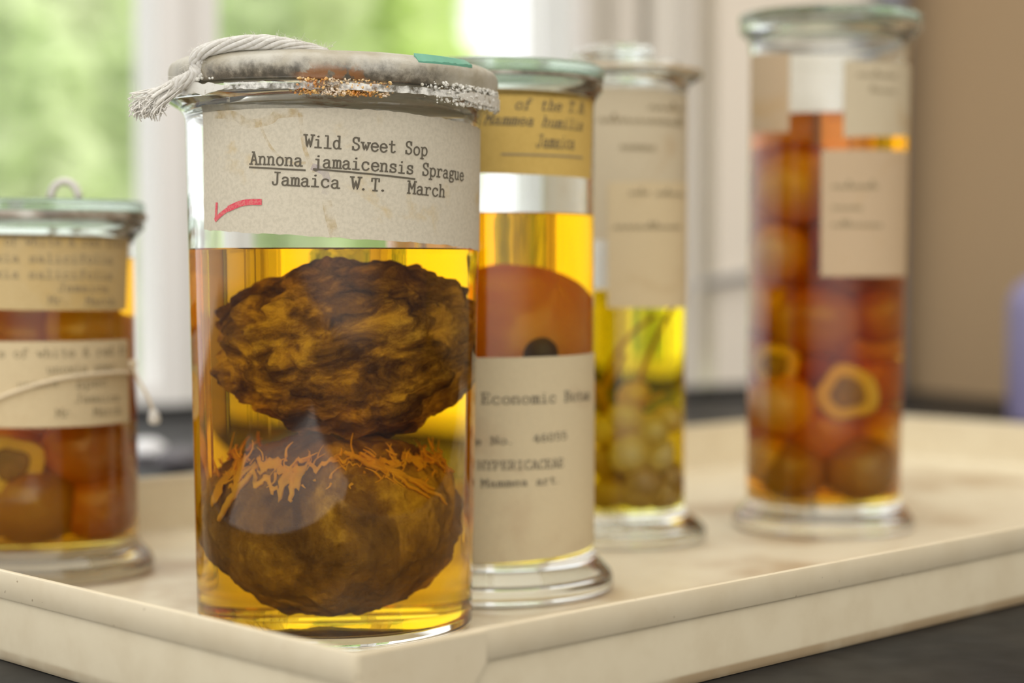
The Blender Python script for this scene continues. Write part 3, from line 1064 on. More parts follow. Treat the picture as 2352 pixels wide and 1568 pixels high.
# ---- jar at the front: wide, no foot
J1 = build_jar('wide front jar labelled Wild Sweet Sop, holding two dark wrinkled fruits', -0.0603, 0.636,
               0.0467, 0.0467, 0.0497, 0.0557, 0.008, 0.1745, 0.1808, 0.0026, 0.0042, 0.1290, M['liq_front'], foot=False, wob=0.003)
lab = add_label(J1, quad_px(J1, (470, 527), (1103.5, 578), (1102, 298), (468, 238)), M['paper_front'], rough=0.0005, nx=64, nz=14)
lettering(J1, lab, [('Wild Sweet Sop', (701, 338), (979, 358), 28),
                    ('Annona jamaicensis Sprague', (577, 377), (1062, 415), 28),
                    ('Jamaica W.T.  March', (626, 424), (1019, 453), 28)], M['ink'], w=0.115)
bm = bmesh.new()
for a, b_ in (((575, 384), (701, 391)), ((721, 388), (951, 411))):
    R = 0.049
    q0, q1 = pix2cyl(J1, *a), pix2cyl(J1, *b_)
    ribbon(bm, [(q0[0] * R, q0[1]), ((q0[0] + q1[0]) / 2 * R, (q0[1] + q1[1]) / 2), (q1[0] * R, q1[1])], 0.00052, lambda p: cyl_point(J1, p.x / R, p.y, INK))
link('underline', to_mesh(bm, 'underline', False), M['ink'], lab)
bm = bmesh.new()
ck = [pix2cyl(J1, *p) for p in ((500, 468), (499, 486), (498, 504), (510, 492), (530, 478), (556, 467), (580, 464), (598, 464))]
pp = [(t * 0.049, zz) for t, zz in ck]
ribbon(bm, [(p.x, p.y) for p in cat2(pp[:3], 5)], 0.0011, lambda p: cyl_point(J1, p.x / 0.049, p.y, INK))
ribbon(bm, [(p.x, p.y) for p in cat2(pp[2:6], 5)], 0.0014, lambda p: cyl_point(J1, p.x / 0.049, p.y, INK + 0.00003))
ribbon(bm, [(p.x, p.y) for p in cat2(pp[4:], 5)], 0.0019, lambda p: cyl_point(J1, p.x / 0.049, p.y, INK + 0.00006))
tk = link('tick_mark', to_mesh(bm, 'tick_mark', False), M['red_pencil'], lab)
tk['label'] = 'red crayon tick'


def stain_patch(j, lab, outline, mat, name):
    bm = bmesh.new()
    pts = [pix2cyl(j, *p) for p in outline]
    cx = sum(p[0] for p in pts) / len(pts); cz = sum(p[1] for p in pts) / len(pts)
    vs = [bm.verts.new(cyl_point(j, t, zz, 0.00034)) for t, zz in pts]
    c = bm.verts.new(cyl_point(j, cx, cz, 0.00034))
    for i in range(len(vs)):
        bm.faces.new((vs[i], vs[(i + 1) % len(vs)], c))
    return link(name, to_mesh(bm, name, False), mat, lab)


b = NB('paper_stain')
d_ = b.n('ShaderNodeBsdfDiffuse'); d_.inputs[0].default_value = (0.58, 0.39, 0.12, 1)
t_ = b.n('ShaderNodeBsdfTransparent')
x_ = b.n('ShaderNodeMixShader')
b.t.links.new(b.rng(b.noise(260, 4, 0.6), 0.35, 0.80, 0.0, 0.42), x_.inputs[0])
b.t.links.new(t_.outputs[0], x_.inputs[1]); b.t.links.new(d_.outputs[0], x_.inputs[2])
b.t.links.new(x_.outputs[0], b.out.inputs['Surface'])
M['stain'] = b.m
b = NB('purple_paper_stain')
d_ = b.n('ShaderNodeBsdfDiffuse'); d_.inputs[0].default_value = (0.34, 0.28, 0.42, 1)
t_ = b.n('ShaderNodeBsdfTransparent')
x_ = b.n('ShaderNodeMixShader')
b.t.links.new(b.rng(b.noise(200, 4, 0.6), 0.35, 0.8, 0.0, 0.5), x_.inputs[0])
b.t.links.new(t_.outputs[0], x_.inputs[1]); b.t.links.new(d_.outputs[0], x_.inputs[2])
b.t.links.new(x_.outputs[0], b.out.inputs['Surface'])
M['stain_purple'] = b.m


def stain(pxs, w, mat, off):
    bm = bmesh.new()
    q = [pix2cyl(J1, *p) for p in pxs]
    pts = cat2([(t * 0.049, zz) for t, zz in q], 8)
    ribbon(bm, [(p.x, p.y) for p in pts], w, lambda p: cyl_point(J1, p.x / 0.049, p.y, off))
    return link('paper_stain', to_mesh(bm, 'paper_stain', False), mat, lab)


stain([(500, 262), (540, 266), (572, 284), (620, 276), (640, 262), (690, 258)], 0.0028, M['stain'], 0.00028)
stain([(598, 268), (604, 300), (628, 345), (664, 372), (700, 374)], 0.0009, M['stain'], 0.00030)
stain([(690, 262), (694, 300), (700, 340), (712, 372), (722, 392)], 0.0013, M['stain'], 0.00031)
stain([(752, 470), (758, 500), (768, 540)], 0.0030, M['stain'], 0.00029)
stain([(722, 384), (745, 396), (752, 420), (748, 440)], 0.0022, M['stain_purple'], 0.00032)

# lid: glass plate under an old sealing skin, slightly tilted
LIDZ = 0.1811
lid_prof = fillet([(0, 0.0), (0.0548, 0.0), (0.0556, 0.0045), (0.0550, 0.0075), (0.0515, 0.0096), (0.047, 0.0101), (0, 0.0101)], {1: 0.0008, 2: 0.002, 3: 0.002, 4: 0.003, 5: 0.003})


def lid_b(a, r, z):
    k = 0.010 if r > 0.05 else 0.002
    return r * (1 + k * noise.noise(Vector((math.cos(a) * 3, math.sin(a) * 3, z * 200)))), z + 0.00035 * noise.noise(Vector((math.cos(a) * 2.2, math.sin(a) * 2.2, 5 + r * 60)))


lid1 = lathe('lid', lid_prof, M['lid_seal'], J1.root, (0, 0, LIDZ), n=200, bumps=lid_b, angle=1.2)
lid1.rotation_euler = (0, math.radians(1.3), 0)
LR = Matrix.Rotation(math.radians(1.3), 4, 'Y')


def rimpt(th, r, z):
    """point on or about the front jar's mouth; th from the direction of the camera, z from the lid's underside"""
    a = J1.phi0 + th
    return LR @ Vector((r * math.cos(a), r * math.sin(a), z)) + Vector((0, 0, LIDZ))


# exposed strip of green glass on the lid's upper edge
bm = bmesh.new()
g0, g1 = [], []
rnd = random.Random(11)
for i in range(25):
    th = 0.50 + 0.44 * i / 24
    wv = 0.0012 + 0.0004 * rnd.random() - 0.0008 * (i / 24)
    g0.append(rimpt(th, 0.0550, 0.0086 - wv)); g1.append(rimpt(th, 0.0520, 0.00985))
for i in range(24):
    q = [g0[i], g0[i + 1], g1[i + 1], g1[i]]
    up = [bm.verts.new(p + Vector((0, 0, 0.0003))) for p in q]
    bm.faces.new(up)
bmesh.ops.remove_doubles(bm, verts=bm.verts, dist=1e-6)
ext = bmesh.ops.extrude_face_region(bm, geom=list(bm.faces))
for v in [g for g in ext['geom'] if isinstance(g, bmesh.types.BMVert)]:
    v.co -= Vector((0, 0, 0.0010))
ge = link('exposed_glass_edge', to_mesh(bm, 'exposed_glass_edge', True, 0.5), plain('green_edge', (0.13, 0.36, 0.26), 0.25), lid1.parent)
ge['label'] = 'green bare glass edge of the lid'


def crumbs(name, n, thr, rr, zr, sz, mat, seed):
    rnd = random.Random(seed)
    bm = bmesh.new()
    for i in range(n):
        th = rnd.triangular(*thr)
        p = rimpt(th, rnd.uniform(*rr), rnd.uniform(*zr))
        m = Matrix.Translation(p) @ Matrix.Rotation(rnd.uniform(0, 6), 4, Vector((rnd.gauss(0, 1), rnd.gauss(0, 1), rnd.gauss(0, 1))).normalized()) @ Matrix.Diagonal((rnd.uniform(0.6, 1.5), rnd.uniform(0.6, 1.5), rnd.uniform(0.4, 1.0), 1)) @ Matrix.Scale(rnd.uniform(*sz), 4)
        bmesh.ops.create_icosphere(bm, subdivisions=1, radius=1, matrix=m)
    return link(name, to_mesh(bm, name, False), mat, J1.root)


cr = crumbs('salt_crust', 800, (-0.26, 0.36, 0.0), (0.0535, 0.0558), (-0.0046, 0.0004), (0.00018, 0.00062), M['crust'], 5)
cr['label'] = 'orange and white crystal crust'
rs = crumbs('white_residue', 700, (0.50, 1.5, 1.05), (0.0548, 0.0561), (-0.0052, 0.0014), (0.00015, 0.0007), M['residue'], 6)
rs2 = crumbs('white_residue', 10, (-1.1, -0.45, -0.8), (0.0552, 0.0560), (0.0006, 0.0026), (0.0004, 0.0010), M['residue'], 8)
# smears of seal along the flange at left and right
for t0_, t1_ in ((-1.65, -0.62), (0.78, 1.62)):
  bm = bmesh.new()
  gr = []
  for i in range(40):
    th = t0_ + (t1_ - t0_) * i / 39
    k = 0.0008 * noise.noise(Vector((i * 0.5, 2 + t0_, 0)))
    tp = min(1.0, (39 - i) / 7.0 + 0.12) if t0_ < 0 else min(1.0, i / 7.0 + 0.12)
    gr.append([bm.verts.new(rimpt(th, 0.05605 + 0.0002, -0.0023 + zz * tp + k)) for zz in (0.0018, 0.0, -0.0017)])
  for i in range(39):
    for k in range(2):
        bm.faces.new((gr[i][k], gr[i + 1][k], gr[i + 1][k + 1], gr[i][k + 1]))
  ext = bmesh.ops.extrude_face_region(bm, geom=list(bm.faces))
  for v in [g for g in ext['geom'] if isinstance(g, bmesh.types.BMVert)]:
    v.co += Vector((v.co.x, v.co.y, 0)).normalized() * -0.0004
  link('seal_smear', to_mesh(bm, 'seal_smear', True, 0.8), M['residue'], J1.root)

# patchy whitish residue on the flange, with the glass's brightness painted in
b = NB('white_residue_sheen')
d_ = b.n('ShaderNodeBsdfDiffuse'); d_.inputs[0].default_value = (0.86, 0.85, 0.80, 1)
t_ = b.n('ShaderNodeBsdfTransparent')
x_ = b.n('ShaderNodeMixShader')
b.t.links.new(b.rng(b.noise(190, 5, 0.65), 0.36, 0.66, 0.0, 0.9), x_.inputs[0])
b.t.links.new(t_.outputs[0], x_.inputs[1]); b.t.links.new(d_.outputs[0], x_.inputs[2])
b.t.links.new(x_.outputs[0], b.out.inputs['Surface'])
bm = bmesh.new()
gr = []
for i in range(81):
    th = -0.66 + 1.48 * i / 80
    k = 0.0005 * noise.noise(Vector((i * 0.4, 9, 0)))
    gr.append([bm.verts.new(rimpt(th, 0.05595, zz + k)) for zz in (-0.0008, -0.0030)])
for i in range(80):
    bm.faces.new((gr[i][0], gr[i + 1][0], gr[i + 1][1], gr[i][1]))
link('residue_sheen_film', to_mesh(bm, 'residue_sheen_film'), b.m, J1.root)

# ---- cotton string over the lid's left edge, its end frayed in the air
sx = lambda p: p + Vector((J1.X, J1.Y, 0))
base_path = [rimpt(-0.05, 0.044, 0.0098), rimpt(-0.22, 0.0490, 0.0109), rimpt(-0.36, 0.0508, 0.0115), rimpt(-0.50, 0.0518, 0.0118), rimpt(-0.70, 0.0530, 0.0112), rimpt(-0.88, 0.0555, 0.0085), rimpt(-1.02, 0.0580, 0.0050), rimpt(-1.14, 0.0600, 0.0020)]
base_path = [sx(p) for p in base_path]
tail = [at_depth(408, 195, 0.600), at_depth(378, 216, 0.598), at_depth(352, 234, 0.597)]
core = smooth_path(base_path[:-2] + [at_depth(452, 168, 0.598)] + tail, 10)
bm = bmesh.new()
for ply in range(7):
    pts, rr = [], []
    N = len(core)
    for i, p in enumerate(core):
        t = (core[min(i + 1, N - 1)] - core[max(i - 1, 0)]).normalized()
        n1 = t.cross(Vector((0, 0, 1))).normalized(); n2 = n1.cross(t)
        u = i / N
        a = ply * math.pi / 3.5 + i * 0.17 + 0.5 * noise.noise(Vector((u * 7, ply * 3, 2)))
        spread = (0.0007 + 0.0010 * min(1, u * 4)) * (1 + 0.25 * noise.noise(Vector((u * 9, ply, 0)))) if u < 0.72 else 0.0016 + (u - 0.72) * 0.005
        if u > 0.80:
            a = ply * math.pi / 3.5 + int(0.80 * N) * 0.17 + (u - 0.80) * 2
        pts.append(p + (n1 * math.cos(a) + n2 * math.sin(a)) * spread + n1 * 0.0003 * math.sin(i * 0.3 + ply))
        rr.append((0.00045 + 0.00035 * min(1, u * 4)) if u < 0.8 else 0.0006)
    tube_bm(bm, pts, rr, 7)
string = link('cotton_string', to_mesh(bm, 'cotton_string'), M['cotton'])
tag(string, 'white cotton string over the lid of the front jar, its frayed end hanging left', 'string')
# frayed fibres at the loose end and loose hairs along the cord
bm = bmesh.new()
rnd = random.Random(21)
end = core[-14]
for i in range(420):
    s = core[-1 - rnd.randrange(4, 24)] + Vector((rnd.gauss(0, 1), rnd.gauss(0, 1), rnd.gauss(0, 1))) * 0.0008
    ex, ey = rnd.gauss(338, 17), rnd.gauss(243, 8)
    if ex < 318:
        ey = ey - (318 - ex) * 0.2
    e = at_depth(ex, ey + (ex - 330) * 0.15 * rnd.random(), 0.597 + rnd.gauss(0, 0.0012))
    m1 = s.lerp(e, 0.5) + Vector((rnd.gauss(0, 1), rnd.gauss(0, 1), rnd.gauss(0, 1) + 0.6)) * 0.0006
    e2 = e + Vector((rnd.gauss(-0.3, 1) * 0.0008, rnd.gauss(0, 1) * 0.0006, -abs(rnd.gauss(0.8, 0.6)) * 0.0014))
    tube_bm(bm, smooth_path([s, m1, e, e2], 4), 0.00020, 4)
for i in range(420):
    c = core[rnd.randrange(0, len(core) - 10)]
    d = Vector((rnd.gauss(0, 1), rnd.gauss(0, 1), abs(rnd.gauss(0.4, 0.7))))
    p1 = c + d.normalized() * 0.0012
    p2 = p1 + d.normalized() * rnd.uniform(0.0006, 0.0026) + Vector((rnd.gauss(0, 1), rnd.gauss(0, 1), 0)) * 0.0008
    p3 = p2 + Vector((rnd.gauss(0, 1), rnd.gauss(0, 1), rnd.gauss(0, 1))) * 0.0010
    tube_bm(bm, [c, p1, p2, p3], 0.00004, 3)
fr = link('frayed_fibres', to_mesh(bm, 'frayed_fibres', False), M['cotton'], string)
fr['kind'] = 'stuff'

# ------------------------------------------------------------------ fruit helpers
def lump(r, sub, amp, freq, seed, ridged=0.0, dent=None):
    """lumpy ball as a bmesh; r = half axes"""
    bm = bmesh.new()
    bmesh.ops.create_icosphere(bm, subdivisions=sub, radius=1.0)
    off = Vector((seed * 3.1, seed * 1.7, seed * 2.3))
    for v in bm.verts:
        d = v.co.normalized()
        p = d * freq + off
        h = noise.noise(p) * 0.7 + noise.noise(p * 2.1) * 0.35 + noise.noise(p * 4.3) * 0.18
        if ridged:
            rg = 0
            q = d * freq * 1.5 + off
            for o_ in range(3):
                rg += (1 - abs(noise.noise(q)) * 2.2) * (0.5 ** o_)
                q = q * 2.05
            h += ridged * rg
        if dent:
            h += dent(d)
        s = 1 + amp * h
        v.co = Vector((d.x * r[0], d.y * r[1], d.z * r[2])) * s
    return bm


def jar_pos(j, x, y, back=0.0):
    """centre of a thing inside a jar from where it shows: horizontal offsets shrink through the curved liquid.
    back > 0 puts it behind the jar's axis plane, < 0 in front"""
    lat = (x - 1176) / F * j.Y - j.X
    fwd = Vector((j.X, j.Y, 0)).normalized()
    right = Vector((fwd.y, -fwd.x, 0))
    mag = 1.36 - 0.36 * max(0.0, -back) / j.rb
    p = Vector((j.X, j.Y, 0)) + right * (lat / mag) + fwd * back
    p.z = z_at(y, j.Y + back)
    return p


# ---- the two fruits in the front jar
rx = 0.0322


def crag(d):
    q = d * 2.3 + Vector((7.7, 1.3, 4.1))
    q = q + Vector((noise.noise(q * 1.3), noise.noise(q * 1.3 + Vector((9, 0, 0))), noise.noise(q * 1.3 + Vector((0, 9, 0))))) * 0.55
    q.z *= 1.5
    dist, _ = noise.voronoi(q)
    e = dist[1] - dist[0]
    cell = min(1.0, e * 2.0)
    return 0.55 * cell - 0.25 + 0.22 * noise.noise(d * 11) + 0.10 * noise.noise(d * 27)


bm = lump((rx, 0.031, 0.0295), 6, 0.15, 2.1, 4.2, 0.12, crag)
f1 = link('wild_sweet_sop', to_mesh(bm, 'wild_sweet_sop'), M['sop'], None, (J1.X + 0.0042, J1.Y + 0.002, 0.0965))
f1.rotation_euler = (0.1, math.radians(-14), 0.4)
tag(f1, 'dark brown wrinkled fruit, upper one in the front jar, near the liquid surface', 'fruit', 'fruits in the front jar')


def sop_dent(d):
    return -0.6 * max(0, d.z - 0.62) * 2.0 + 0.35 * noise.noise(Vector((d.x * 9, d.y * 9, d.z * 2.6))) + 0.15 * noise.noise(d * 16)


bm = lump((0.0315, 0.0315, 0.0305), 6, 0.10, 2.0, 9.4, 0.35, sop_dent)
f2 = link('wild_sweet_sop', to_mesh(bm, 'wild_sweet_sop_low'), M['sop_low'], None, (J1.X - 0.0008, J1.Y - 0.001, 0.0378))
tag(f2, 'brown fibrous fruit half with ragged orange rim at the bottom of the front jar', 'fruit', 'fruits in the front jar')
# torn rind round the rim: a ragged fibrous band with frayed flaps
bm = bmesh.new()
rnd = random.Random(31)
NA, NZ = 220, 9
from mathutils.bvhtree import BVHTree
me2 = f2.data
tree2 = BVHTree.FromPolygons([v.co.copy() for v in me2.vertices], [tuple(p.vertices) for p in me2.polygons])


def surf2(ca, sa, h):
    hit = tree2.ray_cast(Vector((ca * 0.08, sa * 0.08, h)), Vector((-ca, -sa, 0)))
    return math.hypot(hit[0].x, hit[0].y) if hit[0] is not None else 0.012

grid = []
for i in range(NA):
    a = 2 * math.pi * i / NA
    ca, sa = math.cos(a), math.sin(a)
    hi = 0.0225 + 0.0030 * noise.noise(Vector((ca * 3, sa * 3, 1))) + 0.0022 * noise.noise(Vector((ca * 14, sa * 14, 2)))
    th = (a - J1.phi0 + math.pi) % (2 * math.pi) - math.pi
    wid = 0.0085 if -1.5 < th < -0.30 else (0.0015 if th < 0.15 else 0.0035)
    wid *= 1.0 + 0.9 * noise.noise(Vector((ca * 5, sa * 5, 5))) + 0.8 * noise.noise(Vector((ca * 15, sa * 15, 7)))
    hi += 0.0028 * noise.noise(Vector((ca * 5, sa * 5, 11)))
    lo = hi - max(0.0006, wid)
    col_ = []
    for k in range(NZ):
        u = k / (NZ - 1)
        h = lo + (hi - lo) * u
        rr = surf2(ca, sa, min(h, 0.0205)) + 0.0009 + 0.0014 * abs(noise.noise(Vector((ca * 9, sa * 9, h * 420)))) - 0.0005 * max(0, h - 0.0205) / 0.001
        col_.append(bm.verts.new((ca * rr, sa * rr, h)))
    grid.append(col_)
for i in range(NA):
    for k in range(NZ - 1):
        if noise.noise(Vector((i * 0.16, k * 0.45, 3.3))) > 0.22:
            continue
        bm.faces.new((grid[i][k], grid[(i + 1) % NA][k], grid[(i + 1) % NA][k + 1], grid[i][k + 1]))
ext = bmesh.ops.extrude_face_region(bm, geom=list(bm.faces))
for v in [g for g in ext['geom'] if isinstance(g, bmesh.types.BMVert)]:
    v.co = v.co * 0.985
for i in range(190):
    a = rnd.uniform(0, 2 * math.pi)
    h = rnd.uniform(0.015, 0.0245)
    k = math.sqrt(max(0.05, 1 - (h / 0.0305) ** 2))
    k = surf2(math.cos(a), math.sin(a), min(h, 0.021)) + 0.0008
    p0 = Vector((math.cos(a) * k, math.sin(a) * k, h))
    tang = Vector((-math.sin(a), math.cos(a), 0))
    outv = Vector((math.cos(a), math.sin(a), 0))
    up = 1 if h > 0.019 else rnd.choice((-1, 1))
    d = tang * rnd.gauss(0, 0.6) + Vector((0, 0, up)) * rnd.uniform(0.3, 1.0) - outv * rnd.uniform(-0.15, 0.6) * up
    ln_ = rnd.uniform(0.002, 0.0065) * rnd.choice((0.5, 1, 1.3))
    p1 = p0 + d.normalized() * ln_ * 0.5 + tang * rnd.gauss(0, 0.0008)
    p2 = p1 + (d.normalized() + tang * rnd.gauss(0, 0.5)).normalized() * ln_ * 0.5
    w0 = rnd.uniform(0.00018, 0.0006)
    tube_bm(bm, smooth_path([p0, p1, p2], 3), [w0 * (1 - 0.12 * q) for q in range(7)], 5)
# a few long strands torn down across the right flank
for t0_, h0, t1_, h1, w0 in ((0.15, 0.0255, 0.80, 0.0170, .0010), (0.22, 0.0260, 0.95, 0.0150, .0007), (0.35, 0.0245, 1.15, 0.0115, .0009), (0.5, 0.0225, 1.05, 0.0090, .0006), (0.62, 0.0215, 1.3, 0.0060, .0007), (-0.9, 0.018, -1.25, 0.002, .0012), (-0.45, 0.022, -0.38, 0.010, .0009)):
    pts = []
    for q in range(15):
        u = q / 14
        a = J1.phi0 + t0_ + (t1_ - t0_) * u + 0.05 * noise.noise(Vector((u * 5, h0 * 900, 0)))
        h = h0 + (h1 - h0) * u + 0.0012 * noise.noise(Vector((u * 4, h1 * 900, 3)))
        k = surf2(math.cos(a), math.sin(a), min(h, 0.0215)) + 0.0007
        pts.append(Vector((math.cos(a) * k, math.sin(a) * k, h)))
    tube_bm(bm, pts, [w0 * (0.5 + 0.5 * math.sin(math.pi * (q + 1) / 16)) for q in range(15)], 6)
fb = link('rim_fibres', to_mesh(bm, 'rim_fibres'), M['fibre'], f2)
fb['label'] = 'orange ragged fibres'
# short dark core between the two fruits, hanging from the upper one
bm = bmesh.new()
tube_bm(bm, smooth_path([(-0.004, -0.006, -0.022), (-0.005, -0.008, -0.034), (-0.0035, -0.007, -0.046)], 5), [0.007, 0.0065, 0.006, 0.0055, 0.005, 0.0048, 0.0045, 0.004, 0.004, 0.0035, 0.003], 12)
st = link('core', to_mesh(bm, 'core'), M['stalk'], f1)
st.rotation_euler = (0, math.radians(14), 0)

# ------------------------------------------------------------------ jar behind it, gold label
J2 = build_jar('jar with yellowed upper label and plain lower label, close behind the front jar', -0.0078, 0.717,
               0.0468, 0.0392, 0.0392, 0.0425, 0.0135, 0.1855, 0.1925, 0.0024, 0.0125, 0.1425, M['liq_label'])
lab = add_label(J2, quad_px(J2, (880, 402), (1355, 411), (1360, 224), (880, 212)), M['paper_gold'], seed=2)
lettering(J2, lab, [('N. of the T.B.', (1120, 250), (1345, 262), 24),
                    ('Mammea humilis', (1112, 285), (1335, 300), 24),
                    ('Jamaica', (1230, 338), (1316, 342), 28)], M['ink'], slant=0.22, w=0.10)
bm = bmesh.new()
q0, q1 = pix2cyl(J2, 1152, 354), pix2cyl(J2, 1335, 362)
ribbon(bm, [(q0[0] * 0.039, q0[1]), (q1[0] * 0.039, q1[1])], 0.0007, lambda p: cyl_point(J2, p.x / 0.039, p.y, INK))
link('underline', to_mesh(bm, 'underline', False), M['ink_faint'], lab)
lab = add_label(J2, quad_px(J2, (840, 1275), (1364, 1243), (1364, 808), (840, 812)), M['paper_white'], seed=4)
lettering(J2, lab, [('Economic Botan', (1107, 927), (1352, 916), 24),
                    ('Catalogue No.  46055', (955, 1020), (1300, 1008), 18),
                    ('HYPERICACEAE', (1098, 1078), (1292, 1072), 20),
                    ('Mammea art.', (1106, 1118), (1288, 1108), 18)], M['ink'], w=0.10)
lathe('lid', fillet([(0, 0), (0.0428, 0), (0.0436, 0.0035), (0.0420, 0.0050), (0, 0.0050)], {1: 0.0008, 2: 0.001, 3: 0.001}), M['green_glass'], J2.root, (0, 0, 0.1936), n=128)
lathe('seal', [(0.0365, 0), (0.0426, 0), (0.0426, 0.0010), (0.0365, 0.0010), (0.0365, 0)], M['seal_dark'], J2.root, (0, 0, 0.1925), n=96)

bm = lump((0.0285, 0.027, 0.033), 5, 0.05, 1.6, 2.2)
f = link('mammee_fruit', to_mesh(bm, 'mammee_fruit'), M['orange_fruit'], None, (J2.X + 0.0055, J2.Y + 0.002, 0.0915))
tag(f, 'large orange fruit in the jar behind the front one, its dome above the plain label', 'fruit')
bm = bmesh.new()
tube_bm(bm, [(0.010, -0.018, -0.0005), (0.0108, -0.0235, -0.001), (0.0112, -0.0262, -0.0012), (0.0114, -0.0276, -0.0014), (0.0115, -0.0282, -0.0015)], [0.0070, 0.0066, 0.0056, 0.0038, 0.0012], 18)
link('stalk_scar', to_mesh(bm, 'stalk_scar'), M['stalk'], f)
bm = lump((0.028, 0.027, 0.0215), 5, 0.05, 1.6, 6.2)
f = link('mammee_fruit', to_mesh(bm, 'mammee_fruit_low'), M['brown_fruit'], None, (J2.X + 0.001, J2.Y, 0.0365))
tag(f, 'brown fruit showing below the plain label in the jar behind the front one', 'fruit')

# ------------------------------------------------------------------ narrower jar with knobbed stopper
J3 = build_jar('narrow jar with knobbed glass stopper, yellow spirit and small berries on stems', 0.0479, 0.844,
               0.0400, 0.0302, 0.0306, 0.0375, 0.013, 0.2030, 0.2085, 0.0022, 0.0125, 0.1122, M['liq_yellow'])
lab = add_label(J3, quad_px(J3, (1268, 548), (1577, 560), (1580, 222), (1268, 205)), M['paper_grey'], seed=6)
lettering(J3, lab, [(6, (1490, 250), (1570, 256), 18), (16, (1376, 280), (1566, 290), 20), (9, (1425, 342), (1505, 346), 24)], M['ink_faint'], w=0.12)
lab = add_label(J3, quad_px(J3, (1396, 706), (1574, 706), (1575, 418), (1396, 418)), M['paper_cream'], seed=7, off=0.0006)
lettering(J3, lab, [(6, (1445, 446), (1490, 447), 16), (8, (1505, 448), (1568, 450), 16), (14, (1410, 525), (1560, 525), 16)], M['ink_faint'], off=0.00095, w=0.12)
stp = lathe('stopper', fillet([(0, 0.0006), (0.030, 0.0006), (0.030, 0.0030), (0.011, 0.0042), (0.0085, 0.0058), (0.0185, 0.0076), (0.0188, 0.0100), (0.012, 0.0125), (0, 0.0128)], {1: 0.0005, 2: 0.001, 3: 0.001, 4: 0.0008, 5: 0.0008, 6: 0.001, 7: 0.002}), M['glass'], J3.root, (-0.002, 0, 0.2091), n=96)
stp.rotation_euler = (0, math.radians(-3), 0)
lathe('seal', fillet([(0.030, 0), (0.0372, 0), (0.0372, 0.0012), (0.030, 0.0012), (0.030, 0)], {}), M['brown_seal'], J3.root, (0, 0, 0.2086), n=96)

# sprig and berries
bm = bmesh.new()
for pth in ([(0.004, 0.002, 0.045), (0.008, 0.0, 0.075), (0.016, -0.004, 0.098), (0.020, -0.006, 0.104)],
            [(-0.006, 0, 0.045), (-0.004, -0.004, 0.075), (0.004, -0.004, 0.092), (0.013, -0.004, 0.101)],
            [(0.0, 0, 0.05), (-0.010, -0.003, 0.072), (-0.016, -0.004, 0.088)],
            [(-0.002, -0.006, 0.05), (-0.006, -0.01, 0.066), (-0.014, -0.009, 0.078)],
            [(0.002, -0.006, 0.05), (0.010, -0.008, 0.062), (0.016, -0.006, 0.066)],
            [(-0.012, 0.0, 0.055), (-0.004, -0.008, 0.070), (0.002, -0.010, 0.084)]):
    tube_bm(bm, smooth_path(pth, 6), 0.0009, 7)
sp = link('berry_sprig', to_mesh(bm, 'berry_sprig'), M['stem'], None, (J3.X, J3.Y, 0))
tag(sp, 'branching yellow stems standing above the berries in the narrow jar', 'stem')
BER = [  # x, y as it shows, back, size, yellow?, words
    (1392, 985, -.010, .0062, 1, 'upper left'), (1440, 960, -.012, .0068, 1, 'upper middle'), (1500, 985, -.012, .0070, 1, 'brightest, right of middle'),
    (1545, 960, -.006, .0060, 1, 'upper right'), (1448, 1040, -.016, .0080, 1, 'large and yellow, left of centre'), (1520, 1045, -.012, .0066, 1, 'yellow, right of centre'),
    (1395, 1060, -.008, .0066, 0, 'brown, at the left wall'), (1550, 1090, -.006, .0066, 0, 'brown, at the right wall'), (1480, 1105, -.016, .0072, 0, 'brown, lower middle'),
    (1410, 1125, -.010, .0070, 0, 'brown, lower left'), (1540, 1150, -.006, .0066, 0, 'brown, lower right'), (1465, 1165, -.014, .0070, 0, 'brown, lowest in the middle'),
    (1395, 1180, -.006, .0064, 0, 'brown, lowest at the left'), (1525, 1185, -.008, .0064, 0, 'brown, lowest at the right'), (1455, 905, -.004, .0055, 1, 'topmost, under the stems'),
    (1470, 1010, .010, .0070, 1, 'yellow, behind the middle'), (1430, 1100, .012, .0070, 0, 'brown, behind the middle'), (1500, 1150, .012, .0070, 0, 'brown, low behind the middle')]
proto = {}
for x, y, bk_, sz, yel, wd in BER:
    p = jar_pos(J3, x, y, bk_)
    if yel not in proto:
        bm = lump((1, 1, 1.2), 4, 0.06, 2.0, 3 + yel)
        proto[yel] = to_mesh(bm, 'berry')
        proto[yel].materials.append(M['berry'] if yel else M['berry_brown'])
    o = bpy.data.objects.new('berry', proto[yel])
    COL.objects.link(o)
    # keep it inside the glass
    d = Vector((p.x - J3.X, p.y - J3.Y, 0))
    lim = 0.0302 - 0.0024 - sz * 1.15
    if d.length > lim:
        d = d.normalized() * lim
    o.location = (J3.X + d.x, J3.Y + d.y, max(p.z, 0.0128 + sz * 1.25))
    o.scale = (sz, sz, sz)
    o.rotation_euler = (random.uniform(-1, 1), random.uniform(-1, 1), random.uniform(0, 6))
    tag(o, 'small berry in the narrow yellow jar, ' + wd, 'berry', 'berries in the narrow jar')

